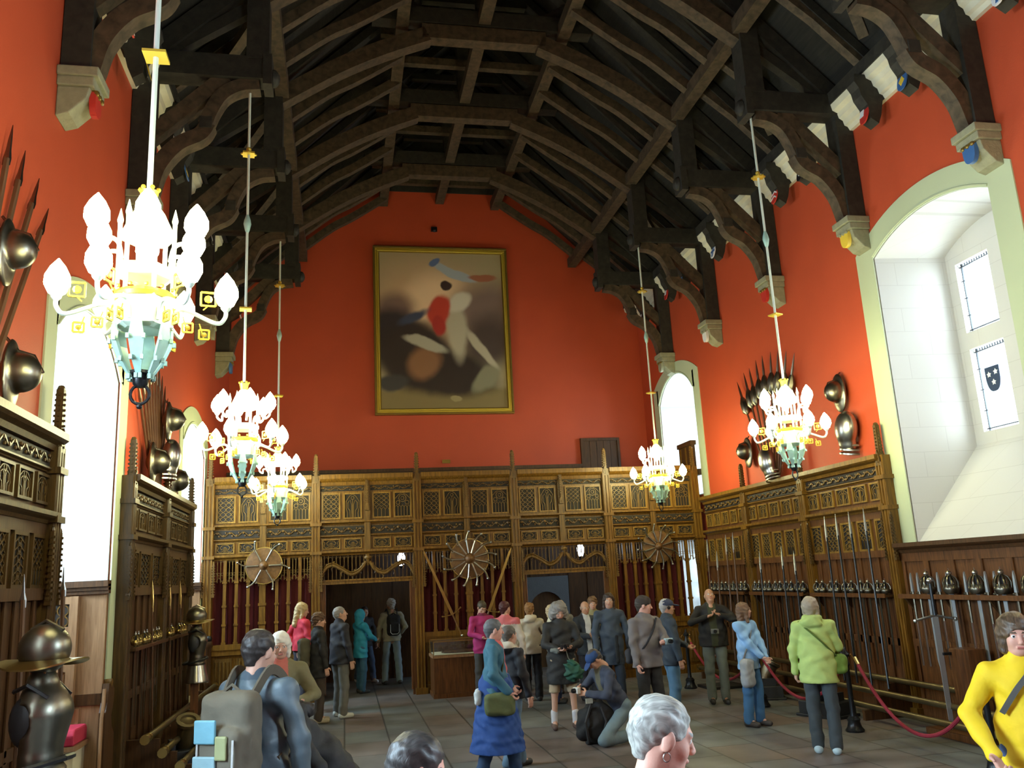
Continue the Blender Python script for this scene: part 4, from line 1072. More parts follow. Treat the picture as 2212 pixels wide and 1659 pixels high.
# helmets and breastplates on the walls (local: +x out of the wall)
def helmet(kind):
    t = thing('wall_helmet', '', 'helmet')
    if kind == 'morion':
        f = field([ell((.13, 0, .02), (.16, .14, .16)), ell((.06, 0, 0), (.05, .17, .30))], .03)
        net('skull', [(f, .012)], M['darksteel'], t)
        m = MB(); m.tube([(.0, .0, .32), (.10, 0, .20), (.22, 0, .16), (.30, 0, .02)], [.012, .016, .016, .01], 6); m.build('comb', M['darksteel'], t, True)
    else:
        f = field([ell((.10, 0, .0), (.12, .17, .22)), ell((.08, 0, -.20), (.09, .13, .10))], .03)
        net('breastplate', [(f, .012)], M['steel'], t)
        m = MB()
        for z, r in ((-.2, .14), (-.26, .15), (-.31, .155)): m.tube([(.02+.14*math.sin(R(a)), r*math.cos(R(a)), z) for a in range(0, 181, 20)], .015, 5)
        m.build('fauld', M['steel'], t, True)
    return t
mor = helmet('morion'); cui = helmet('cuirass'); cui['category'] = 'breastplate'
def wall_item(src, x, y, z, s, label, sc=1.0, tilt=0, used=set()):
    rot = (R(tilt), 0, 0 if s < 0 else PI)
    if src.name in used: o = dup(src, (x, y, z), rot, label, scale=(sc, sc, sc))
    else: used.add(src.name); o = src; o.location = (x, y, z); o.rotation_euler = rot; o.scale = (sc, sc, sc); o['label'] = label
    if src is cui: o.name = 'wall_breastplate'
    return o
wall_item(mor, -2.66, 7.22, 3.92, -1, 'dark morion helmet on the red wall just left of the near alcove')
wall_item(mor, -2.66, 6.95, 4.86, -1, 'dark helmet at the picture edge over the near spear fan', .95)
wall_item(cui, -2.66, 6.98, 4.30, -1, 'steel breastplate at the picture edge over the near spear fan', 1.25)
wall_item(mor, -2.60, 12.2, 3.90, -1, 'dark morion helmet left of the spear fan beyond the near alcove', 1.0)
wall_item(mor, -2.66, 14.05, 3.86, -1, 'dark morion helmet right of the spear fan beyond the near alcove', 1.0)
wall_item(mor, -2.56, 12.95, 4.62, -1, 'bright helmet at the centre of the spear fan beyond the near alcove', 1.0)
wall_item(cui, -2.56, 13.0, 4.12, -1, 'steel breastplate on the spear fan beyond the near alcove', 1.1)
wall_item(mor, 7.80, 15.22, 4.28, 1, 'bright morion helmet on the right wall above a screen spire', 1.0)
wall_item(mor, 7.82, 11.95, 4.74, 1, 'bright morion helmet on the right wall near the big window', 1.05)
wall_item(cui, 7.70, 14.22, 3.98, 1, 'bright breastplate at the foot of the right spear fan', 1.15, 12)
wall_item(cui, 7.82, 11.80, 4.14, 1, 'bright breastplate on the right wall beside the big window', 1.25, -12)
# left wall swords in their rack
t = thing('weapon_rack', 'dark oak weapon rail on the left wall beyond the near alcove', 'rack', (XL+.07, 11.4, 0), (0, 0, R(90)), 'weapon racks on the left wall')
MB().bx(0, 2.0, -.16, -.03, 1.50, 1.54).build('shelf', M['oakdark'], t); MB().bx(2.15, 4.1, -.16, -.03, 1.50, 1.54).build('shelf', M['oakdark'], t)
sw2 = sword(True, .95, .8); sw2.name = 'hilted_sword'
for ch in list(sw2.children):
    if ch.name.startswith('basket'): ch.data = ch.data.copy(); ch.data.materials[0] = M['brass']
k = 0
for y in (11.62, 11.78, 12.1, 12.26, 12.62, 12.85, 13.0, 13.75, 13.92, 14.5, 14.7, 14.9):
    place_sword(sw2, XL+.07+.10, y, 1.56, (0, 0, R(90)), 'brass-hilted sword in the left wall rack, %s beyond the near alcove' % ORD[k], 'swords in the left-hand rack'); k += 1
for k, (y, z) in enumerate(((12.55, 2.35), (13.75, 2.35), (14.6, 2.35))):
    pike((-2.46, y-.05, .3), (-2.55, y, z), .012, .36, 'thin upright pike by the left wall rack, %s beyond the near alcove' % ORD[k], 'pikes by the left wall', 'ash', 'brass')
for k, (x, y) in enumerate(((52, 1240), (138, 1225))):
    p = at(x, y, X=-2.48); pike((-2.40, p.y-.04, .2), p, .02, .20, 'reddish pike shaft behind the near armour, %s' % ['left', 'right'][k], 'pikes by the near left panelling', 'ash', 'steel')

# ------------------------------------------------------------------ targes with rays of pistols and blades, crossed swords
def targe(x, z, r, n, label, kind):
    t = thing('round_targe', label, 'shield', (x, 17.60, z), group='leather targes on the far screen')
    m = MB(); m.lathe([(r*.98, -.01), (r, .005), (r*.97, .02), (r*.6, .04), (0.02, .05)], 32, rot=Matrix.Rotation(R(90), 3, 'X')); m.build('disc', M['leather'], t, True)
    m = MB(); m.lathe([(r*.24, .03), (r*.22, .07), (r*.12, .11), (.01, .13)], 16, rot=Matrix.Rotation(R(90), 3, 'X')); m.build('boss', M['leather'], t, True)
    m = MB(); m.tube([(r*math.cos(2*PI*i/32), -.01, r*math.sin(2*PI*i/32)) for i in range(33)], .012, 5, False); m.build('rim', M['brass'], t, True)
def pistol_proto():
    t = thing('flintlock_pistol', '', 'pistol')
    MB().tube([(0, 0, 0), (0, 0, .22)], .012, 8).build('barrel', M['steel'], t, True)
    m = MB(); m.tube([(0, .012, .10), (0, .012, .22), (.02, .01, .29), (.055, .005, .35)], [.012, .015, .014, .016], 8); m.build('stock', M['darksteel'], t, True)
    m = MB(); m.ball((.062, .005, .362), .022, 8, 6); m.tube([(-.02, 0, .2), (-.035, 0, .23), (-.02, 0, .25)], .006, 5); m.build('lock_and_butt', M['steel'], t, True)
    return t
pst = pistol_proto()
TG = [(-1.53, 2.61, .35, 6, 'leftmost'), (2.53, 2.56, .40, 13, 'middle'), (6.62, 2.63, .34, 12, 'rightmost')]
ANG = {6: [62, 118, 180, 242, 300, 0], 13: None, 12: None}
for (x, z, r, n, nm) in TG:
    targe(x, z, r, n, 'round brown leather targe on the far screen, %s' % nm, n)
    an = ANG[n] or [15+360*k/n for k in range(n)]
    for k, a in enumerate(an):
        rot = Matrix.Rotation(R(90-a), 4, 'Y'); sc = (r*1.0+.03)/.36 if n > 6 else 1.08
        off = r*.28; loc = (x+off*math.cos(R(a)), 17.53, z+off*math.sin(R(a)))
        lab = 'flintlock pistol radiating from the %s targe, pointing to %d o\'clock' % (nm, ((90-a) % 360)//30 or 12)
        if n == 6 and k == 0: o = pst; o['label'] = lab; o['group'] = 'pistols on the targes'; o.location = loc; o.rotation_euler = rot.to_euler()
        else: o = dup(pst, loc, rot.to_euler(), lab, 'pistols on the targes')
        o.scale = (sc*1.1, 1.1, sc)
def longsword(p, q, label, big=1.0, name='long_sword', loc_extra=None):
    """p pommel end, q tip"""
    p, q = Vector(p), Vector(q); L = (q-p).length; t = thing(name, label, 'sword', p)
    z = (q-p).normalized(); y = Vector((0, -1, 0)); y = (y-z*y.dot(z)).normalized(); x = y.cross(z)
    t.rotation_euler = Matrix((x, y, z)).transposed().to_euler()
    h = L*.24
    m = MB(); m.prism([(-.030*big, h), (.030*big, h), (.022*big, L-.12), (0, L), (-.022*big, L-.12)], -.005, .005, 'y'); m.build('blade', M['brass'] if big < 1.2 else M['blade'], t)
    m = MB(); m.tube([(-.19*big, 0, h+.05), (0, 0, h), (.19*big, 0, h+.05)], .011*big, 6); m.ball((-.2*big, 0, h+.055), .02*big, 6, 4); m.ball((.2*big, 0, h+.055), .02*big, 6, 4); m.build('crossguard', M['brass'] if big < 1.2 else M['steel'], t, True)
    MB().tube([(0, 0, .03), (0, 0, h)], [.013*big, .018*big], 8).build('grip', M['iron'] if big > 1.2 else M['leather'], t, True)
    MB().ball((0, 0, .0), .028*big, 8, 6).build('pommel', M['steel'], t, True); return t
longsword((2.32, 17.56, 1.06), (1.58, 17.50, 2.78), 'long two-handed sword slanting down to the right in the middle bay of the far screen')
longsword((2.72, 17.56, 1.10), (3.40, 17.50, 2.75), 'long two-handed sword slanting down to the left in the middle bay of the far screen')

# ------------------------------------------------------------------ chandeliers
def make_chandelier():
    t = thing('chandelier', '', 'chandelier', group='electric chandeliers on long rods')   # origin at the tip of the ring, z up
    Z0 = 3.28
    m = MB(); m.tube([(0, 0, 4.72-Z0), (0, 0, 8.9-Z0)], .018, 8); m.build('rod', M['pale'], t, True)
    m = MB(); m.box((0, 0, 7.88-Z0), (.15, .15, .025)); m.box((0, 0, 7.88-Z0), (.15, .15, .02), Matrix.Rotation(R(45), 3, 'Z')); m.ball((0, 0, 7.95-Z0), .035, 8, 6); m.build('gilt_knot', M['gold'], t); m = MB(); m.box((0, 0, 5.69-Z0), (.15, .15, .02)); m.box((0, 0, 5.69-Z0), (.16, .05, .018), Matrix.Rotation(R(45), 3, 'Z')); m.build('gilt_knot', M['gold'], t)
    m = MB(); m.lathe([(.018, 6.75-Z0), (.03, 6.78-Z0), (.05, 6.87-Z0), (.04, 6.93-Z0), (.018, 7.0-Z0)], 10); m.build('spindle_knot', M['verdi'], t, True)
    m = MB(); m.lathe([(.03, 8.88-Z0), (.06, 8.92-Z0), (.03, 8.97-Z0)], 8); m.tube([(0, 0, 8.97-Z0), (0, .03, 9.03-Z0)], .012, 6); m.build('hook', M['iron'], t, True)
    m = MB(); m.lathe([(.045, 4.62-Z0), (.05, 4.66-Z0), (.06, 4.70-Z0), (.03, 4.69-Z0)], 10)
    for k in range(6): a = R(60*k); m.ball((.055*math.cos(a), .055*math.sin(a), 4.715-Z0), .016, 6, 4)
    m.build('gilt_crown', M['gold'], t, True)
    # open hexagonal lantern body
    m = MB(); m.lathe([(.05, 4.62-Z0), (.10, 4.55-Z0), (.14, 4.46-Z0), (.17, 4.40-Z0), (.17, 4.37-Z0), (.06, 4.37-Z0)], 6); m.lathe([(.15, 4.10-Z0), (.19, 4.12-Z0), (.19, 4.16-Z0), (.15, 4.18-Z0)], 6)
    for k in range(6):
        a = R(60*k); c, s = math.cos(a), math.sin(a)
        m.tube([(.165*c, .165*s, 3.78-Z0), (.165*c, .165*s, 4.48-Z0)], .014, 6); m.lathe([(.016, 4.48-Z0), (.02, 4.5-Z0), (.002, 4.58-Z0)], 6, (.165*c, .165*s, 0))
    m.build('lantern_frame', M['pale'], t)
    m = MB(); m.lathe([(.13, 3.76-Z0), (.175, 3.78-Z0), (.175, 3.96-Z0), (.15, 3.98-Z0), (.12, 3.97-Z0)], 6); m.build('hexagonal_drum', M['pale'], t)
    m = MB(); m.lathe([(.176, 3.955-Z0), (.185, 3.98-Z0), (.176, 4.0-Z0)], 12)
    for k in range(12): a = R(30*k+15); m.ball((.18*math.cos(a), .18*math.sin(a), 4.015-Z0), .014, 5, 4)
    m.build('gilt_cresting', M['gold'], t, True)
    m = MB()
    for k in range(6):
        a = R(60*k+30); c, s = math.cos(a), math.sin(a); d = Vector((-s, c, 0))
        q = [Vector((r*c, r*s, z-Z0)) for r, z in ((.17, 3.78), (.165, 3.68), (.12, 3.56), (.06, 3.46))]
        for i in range(3):
            w0, w1 = (.030, .046, .032, .012)[i], (.030, .046, .032, .012)[i+1]; n = Vector((c, s, 0))*.008
            v = [q[i]-d*w0-n, q[i]+d*w0-n, q[i+1]+d*w1-n, q[i+1]-d*w1-n, q[i]-d*w0+n, q[i]+d*w0+n, q[i+1]+d*w1+n, q[i+1]-d*w1+n]
            m.add(v, [(0, 1, 2, 3), (7, 6, 5, 4), (0, 4, 5, 1), (1, 5, 6, 2), (2, 6, 7, 3), (3, 7, 4, 0)])
            for sg in (1, -1): m.box(q[i+1]+d*w1*sg+n*2, (.018, .018, .03))
    m.build('leaf_cone', M['verdi'], t)
    m = MB(); m.lathe([(.03, 3.40-Z0), (.045, 3.42-Z0), (.05, 3.47-Z0), (.075, 3.48-Z0), (.07, 3.50-Z0), (.04, 3.50-Z0)], 10); m.build('iron_cap', M['iron'], t, True)
    m = MB(); m.tube([(.055*math.sin(2*PI*i/16), 0, .075-.06*math.cos(2*PI*i/16)) for i in range(17)], .010, 6, False); m.ball((0, 0, .0), .018, 8, 6); m.build('ring', M['iron'], t, True)
    bulb = MB(); bulb.lathe([(.022, 0), (.05, .02), (.076, .075), (.073, .125), (.045, .185), (.004, .24)], 12); bme = bulb.mesh('lamp_globe', M['glassbulb'], True)
    def arm(r1, z0, zb, k, a):
        c, s = math.cos(a), math.sin(a)
        q = spline([(r*c, r*s, z-Z0) for r, z in ((.16, z0), (.19, z0+.10), (.26, z0+.11), (r1-.06, z0+.04), (r1-.005, z0+.08), (r1, zb))], 5)
        m = MB(); m.tube(q, .014, 7); m.lathe([(.014, zb-.03-Z0), (.03, zb-.01-Z0), (.034, zb-Z0)], 8, (r1*c, r1*s, 0)); m.build('arm', M['pale'], t, True)
        inst('lamp_globe', bme, t, (r1*c, r1*s, zb-Z0))
    for k in range(6):
        arm(.49, 3.80, 3.95, k, R(60*k+12)); arm(.33, 4.20, 4.34, k, R(60*k+42))
    for k in range(6):
        a = R(60*k+12); c, s = math.cos(a), math.sin(a); rot = Matrix.Rotation(a, 3, 'Z')
        for (r, z, w) in ((.38, 4.0, .09), (.26, 3.80, .06), (.36, 3.76, .06)):
            g = MB(); m = MB()
            for dx in (-w/2, w/2): g.bx(dx-.006, dx+.006, -.006, .006, -w/2, w/2); g.bx(-w/2, w/2, -.006, .006, dx-.006, dx+.006)
            g.ball((0, 0, 0), (w*.3, .012, w*.3), 6, 4)
            m.add([rot @ Vector((v[0]+r, v[1], v[2]+z-Z0)) for v in g.v], g.f)
            m.tube([(r*c, r*s, z-Z0-w/2), ((r-.03)*c, (r-.03)*s, z-Z0-w/2-.03 if z > 3.9 else z-Z0+w/2+.04)], .005, 4); m.build('gilt_square', M['gold'], t)
    return t
ch0 = make_chandelier()
CP = [(-1.22, 5.42, 'large chandelier at the left nearest the camera'), (-1.22, 10.9, 'second chandelier along the left side'), (-1.18, 16.15, 'farthest chandelier on the left side'),
      (6.22, 10.9, 'nearer chandelier on the right side'), (6.22, 16.15, 'farther chandelier on the right side'), (6.22, 5.5, 'chandelier at the right beside the camera')]
for i, (x, y, lab) in enumerate(CP):
    t = ch0 if i == 0 else dup(ch0, (x, y, 3.28), (0, 0, R(7*i))); t.location = (x, y, 3.28); t['label'] = 'gilt and verdigris lit '+lab

# ------------------------------------------------------------------ floor pieces along the walls
def poles(side, y0, y1):
    for k, (dx, z) in enumerate(((.30, .50), (.50, .34), (.70, .18))):
        x = (XR-.1-dx) if side > 0 else (XL+.1+dx)
        t = thing('bronze_pole', 'long dull bronze pole lying low along the %s wall, %s of three steps' % ('right' if side > 0 else 'left', ('top', 'middle', 'lowest')[k]), 'pole', (x, y0, z), group='bronze poles along the walls')
        MB().tube([(0, 0, 0), (0, y1-y0, 0)], .040, 10).build('tube', M['bronze'], t, True)
        for ya, yb, rr in ((-.03, .06, .058), (.14, .2, .05), (y1-y0-.06, y1-y0+.02, .056)): MB().tube([(0, ya, 0), (0, yb, 0)], rr, 10).build('collar', M['brass'], t, True)
    n = int((y1-y0)/2.4)
    for j in range(n+1):
        y = y0+.35+(y1-y0-.7)*j/n; t = MB(); X0 = XR-.10 if side > 0 else XL+.10; s = -1 if side > 0 else 1
        t.prism([(X0, 0), (X0+s*.80, 0), (X0+s*.80, .13), (X0+s*.6, .14), (X0+s*.6, .29), (X0+s*.4, .30), (X0+s*.4, .45), (X0, .46)], y-.03, y+.03, 'y')
        tag(t.build('pole_cradle', M['oakdark']), 'stepped dark cradle under the poles on the %s wall, %s from the camera' % ('right' if side > 0 else 'left', ORD[j]), 'cradle', 'cradles under the poles')
poles(1, 8.1, 17.0); poles(-1, 11.3, 17.0)
def mortar(x, y, rz, label, sc=1.0, tilt=55, mat='iron'):
    t = thing('small_mortar', label, 'cannon', (x, y, 0), (0, 0, rz))
    m = MB(); m.box((0, 0, .11), (.62*sc, .46*sc, .20)); m.box((0, 0, .02), (.70*sc, .52*sc, .04)); m.build('bed', M['black'], t, bevel=.01)
    rot = Matrix.Rotation(R(90-tilt), 3, 'X'); m = MB()
    m.lathe([(.06, -.12), (.12, -.08), (.13, .02), (.115, .06), (.12, .24), (.15, .27), (.15, .31), (.10, .31), (.09, .28), (.02, .26)], 16, (0, .02, .30), rot); m.build('barrel', M[mat], t, True)
    m = MB(); m.tube([(-.2, 0, .28), (.2, 0, .28)], .035, 8); m.box((-.17, 0, .26), (.05, .3, .12)); m.box((.17, 0, .26), (.05, .3, .12)); m.build('trunnions', M['black'], t)
mortar(-2.02, 12.35, R(20), 'squat black mortar with open muzzle on the floor by the left poles', 1.0, 60, 'bronze')
mortar(-1.95, 14.9, R(10), 'second small mortar farther along the left wall', .9)
mortar(6.75, 11.75, R(-70), 'black mortar behind the red rope on the right', 1.0, 70)
mortar(6.85, 13.75, R(70), 'mortar with upright shiny barrel behind the blue-jacketed woman', 1.0, 60, 'darksteel')
tag(MB().bx(6.4, 7.1, 15.0, 15.6, 0, .05).build('floor_plinth', M['black'], bevel=.01), 'flat black plinth on the floor near the far rope post', 'plinth')
def stanchion(x, y, label):
    t = thing('rope_stanchion', label, 'stanchion', (x, y, 0), group='black rope posts')
    m = MB(); m.lathe([(.115, 0), (.12, .02), (.09, .06), (.075, .12), (.085, .15), (.055, .19)], 14); m.build('base', M['iron'], t, True)
    m = MB(); m.lathe([(.04, .19), (.032, .24), (.032, .80), (.045, .82), (.032, .86), (.028, .92)], 12); m.build('shaft', M['iron'], t, True)
    m = MB(); m.lathe([(.05, .92), (.055, .95), (.02, 1.0), (.012, 1.04)], 12); m.build('cap', M['iron'], t, True)
    m = MB()
    for s in (1, -1): m.tube([(s*.04, 0, .93), (s*.075, 0, .94), (s*.10, 0, .90)], .012, 6)
    m.build('brass_hooks', M['brass'], t, True)
stanchion(6.42, 10.56, 'black cast rope post between the green-jacketed woman and the rope'); stanchion(6.22, 15.47, 'black cast rope post far off by the man in a cap'); stanchion(6.35, 8.0, 'black cast rope post near the woman in yellow')
def rope(p, q, sag, label):
    p, q = Vector(p), Vector(q); n = 24; pts = [p.lerp(q, i/n)-Vector((0, 0, sag*4*(i/n)*(1-i/n))) for i in range(n+1)]
    t = MB().tube(pts, .022, 8).build('barrier_rope', M['rope'], None, True); tag(t, label, 'rope', 'red barrier ropes')
    MB().tube([pts[0], pts[1].lerp(pts[0], .3)], .028, 8).build('brass_end', M['brass'], t, True); MB().tube([pts[-1], pts[-2].lerp(pts[-1], .3)], .028, 8).build('brass_end', M['brass'], t, True)
rope((6.52, 10.52, .90), (6.38, 8.05, .90), .74, 'red rope sagging from the near post towards the woman in yellow')
rope((6.25, 15.42, .88), (6.36, 12.95, .88), .60, 'red rope running behind the blue-jacketed woman'); rope((6.36, 12.95, .88), (6.44, 10.62, .88), .62, 'red rope behind the green-jacketed woman')
stanchion(6.36, 12.95, 'black cast rope post hidden behind the light-blue jacket')
# great sword on its stand
t = thing('sword_stand', 'brown oak stand holding the giant sword by the right wainscot', 'stand', (7.28, 9.85, 0))
m = MB(); m.box((.12, -.25, .04), (.62, .95, .08)); m.build('plinth', M['oakred'], t, bevel=.008)
m = MB(); m.box((.18, -.26, .55), (.24, .34, .94)); m.build('board', M['oakred'], t, bevel=.008)
m = MB(); m.box((.02, -.12, .96), (.14, .05, .03)); m.build('clip', M['iron'], t)
longsword((7.22, 9.75, 1.84), (7.20, 9.72, .09), 'giant steel two-handed sword standing point down on a wooden stand', 1.4, 'two_handed_sword')
# display case with a model
t = thing('display_case', 'wooden display case with glass top in front of the far screen', 'display case', (2.18, 17.05, 0))
m = MB(); m.bx(-.52, .60, -.30, .42, .06, .74); m.bx(-.54, .62, -.32, .44, 0, .08); m.build('cabinet', M['oakred'], t)
m = MB(); m.bx(-.54, .62, -.33, .45, .72, .77); m.build('top_board', M['oakpale'], t)
m = MB(); m.bx(-.50, .58, -.30, .42, .775, .785); m.build('white_lining', M['whitestone'], t)
m = MB()
for x in (-.52, .60):
    for y in (-.31, .43): m.bx(x-.008, x+.008, y-.008, y+.008, .77, 1.02)
for y in (-.31, .43): m.bx(-.52, .60, y-.006, y+.006, 1.01, 1.025)
for x in (-.52, .60): m.bx(x-.006, x+.006, -.31, .43, 1.01, 1.025)
m.build('metal_edging', M['brass'], t)
m = MB(); m.bx(-.51, .59, -.312, -.306, .78, 1.01); m.bx(-.51, .59, .424, .43, .78, 1.01); m.bx(-.515, -.51, -.30, .42, .78, 1.01); m.bx(.59, .595, -.30, .42, .78, 1.01); m.build('glass', M['glass'], t)
random.seed(3); m = MB()
m.add(*(lambda q: (q.v, q.f))(MB().ball((.06, .05, .80), (.40, .24, .07), 14, 6)))
for k in range(14): a = random.uniform(-.28, .36); b = random.uniform(-.1, .2); m.box((a, b, .87+random.uniform(-.02, .03)), (random.uniform(.03, .1), random.uniform(.03, .08), random.uniform(.03, .07)))
o = m.build('scale_model', M['oakdark']); o.location = (2.18, 17.05, .0); tag(o, 'small dark scale model of a building on a mound inside the display case', 'model')
# suits of armour on posts
def armour(x, y, rz, sc, label, post):
    t = thing('suit_of_armour', label, 'armour', (x, y, 0), (0, 0, rz)); t.scale = (sc, sc, sc)
    # local: faces +x
    a = field([ell((0, 0, 1.86), (.155, .14, .15))], 0); net('helmet_skull', [(a, .01)], M['darksteel'], t)
    m = MB(); n = 28; vs = []; fs = []
    for i in range(n):
        a = 2*PI*i/n; ex = .26 if True else 0; r = (.07*abs(math.cos(a))**1.5+.20); up = .05*abs(math.cos(a))**3
        for (k, rr, dz) in ((0, .14, .0), (1, r, -.045+up), (2, r, -.055+up), (3, .13, -.02)): vs.append((rr*math.cos(a), rr*math.sin(a)*.95, 1.80+dz))
    for i in range(n):
        for k in range(4): fs.append((i*4+k, i*4+(k+1) % 4, ((i+1) % n)*4+(k+1) % 4, ((i+1) % n)*4+k))
    m.add(vs, fs); m.build('helmet_brim', M['brass'], t, True)
    m = MB(); m.tube([(-.1, 0, 1.98), (0, 0, 2.03), (.12, 0, 1.97)], .012, 6); m.build('helmet_comb', M['darksteel'], t, True)
    c = field([(cap((.03, 0, 1.48), (.02, 0, 1.27), .17, .125, (.85, 1.1, 1)), 0), (cap((-.0, 0, 1.60), (-.0, 0, 1.66), .11, .09), .05), (cap((.02, 0, 1.2), (.02, 0, 1.16), .12, .15, (.9, 1.1, 1)), .04)], .03,
              cuts=[lambda X, Y, Z: -(np.sqrt(((X+.02)/.09)**2+((Z-1.46)/.13)**2+((np.abs(Y)-.22)/.10)**2)-1)*.09])
    net('cuirass', [(c, .012)], M['darksteel'], t)
    for s in (1, -1): MB().ball((-.02, s*.105, 1.45), (.10, .06, .15), 14, 10).build('arm_opening', M['black'], t, True)  # black balls in the cut armholes stand in for the hollow's shade
    m = MB(); m.tube([(.18*math.cos(a)*1.0, .22*math.sin(a), 1.185+.04*math.cos(a)) for a in np.linspace(0, 2*PI, 25)], .018, 6, False); m.build('waist_belt', M['black'], t, True)
    for s in (1, -1): MB().tube([(-.12, s*.09, 1.62), (0, s*.13, 1.66), (.12, s*.1, 1.58)], .014, 5).build('shoulder_strap', M['black'], t, True)
    d = field([cap((.02, 0, 1.14), (.03, 0, .84), .14, .20, (.9, 1.1, 1))], 0, cuts=[lambda X, Y, Z: .86-Z, lambda X, Y, Z: Z-1.16]); net('tassets', [(d, .014)], M['steel'], t)
    m = MB()
    if post: m.bx(-.06, .06, -.06, .06, .05, 1.75); m.box((0, 0, .03), (.5, .5, .06))
    else: m.bx(-.05, .05, -.05, .05, .05, 1.78); m.box((0, 0, .04), (.6, .6, .08))
    m.build('wooden_stand', M['oakred'], t); return t
armour(-1.82, 5.95, R(-20), 1.0, 'suit of armour with wide-brimmed helmet at the near left edge', False)
armour(-2.22, 14.2, R(10), .97, 'suit of armour in a kettle hat standing on a post by the far left alcove', True)
# dark upright armour parts by the left end of the far screen
t = thing('bench_post', 'dark turned post in front of the left end of the far screen', 'post', (-2.42, 16.9, 0))
m = MB(); m.lathe([(.10, 0), (.08, .08), (.05, .12), (.05, .5), (.07, .55), (.05, .62), (.05, 1.15), (.075, 1.2), (.06, 1.28)], 10); m.build('shaft', M['oakdark'], t, True); MB().ball((0, 0, 1.32), .06).build('knob', M['iron'], t, True)

# ------------------------------------------------------------------ people
SKIN = {'fair': (.58, .34, .25), 'pink': (.62, .33, .25), 'tan': (.50, .27, .17)}
def ik(S_, T, l1, l2, pole):
    S_, T = Vector(S_), Vector(T); d = T-S_; L = min(d.length, l1+l2-.005); d = d.normalized()
    a = (l1*l1-l2*l2+L*L)/(2*L); h = math.sqrt(max(1e-5, l1*l1-a*a)); p = Vector(pole); p = (p-d*p.dot(d)).normalized()
    return S_+d*a+p*h, S_+d*L
def hand_prims(W, d, nrm, curl=.5, side=1):
    """palm with four unequal jointed fingers and a thumb leaving the side of the palm"""
    W, d, nrm = Vector(W), Vector(d).normalized(), Vector(nrm); nrm = (nrm-d*nrm.dot(d)).normalized(); s = d.cross(nrm)*side
    P = [cap(W-d*.03, W+d*.02, .026, .027)]
    for k in (-1, 0, 1): P.append(cap(W+d*.01+s*.012*k, W+d*.085+s*.024*k, .017, .013))
    for k, L in ((-1.5, .062), (-.5, .074), (.5, .080), (1.5, .070)):
        b = W+d*.088+s*.0175*k; an = curl*.55; q = b
        for j, f in enumerate((.45, .32, .23)):
            dd = d*math.cos(an)+nrm*math.sin(an); q2 = q+dd*L*f; P.append((cap(q, q2, .0092-.001*j, .0086-.001*j), .006)); q = q2; an += curl*.9
    b = W+d*.022+s*.030; dd = (d*.6+s*.7+nrm*.35).normalized(); q = b+dd*.038; P.append((cap(b-s*.008, q, .014, .011), .01)); P.append((cap(q, q+(d*.8+nrm*.35+s*.2).normalized()*.032, .0105, .008), .006))
    return P
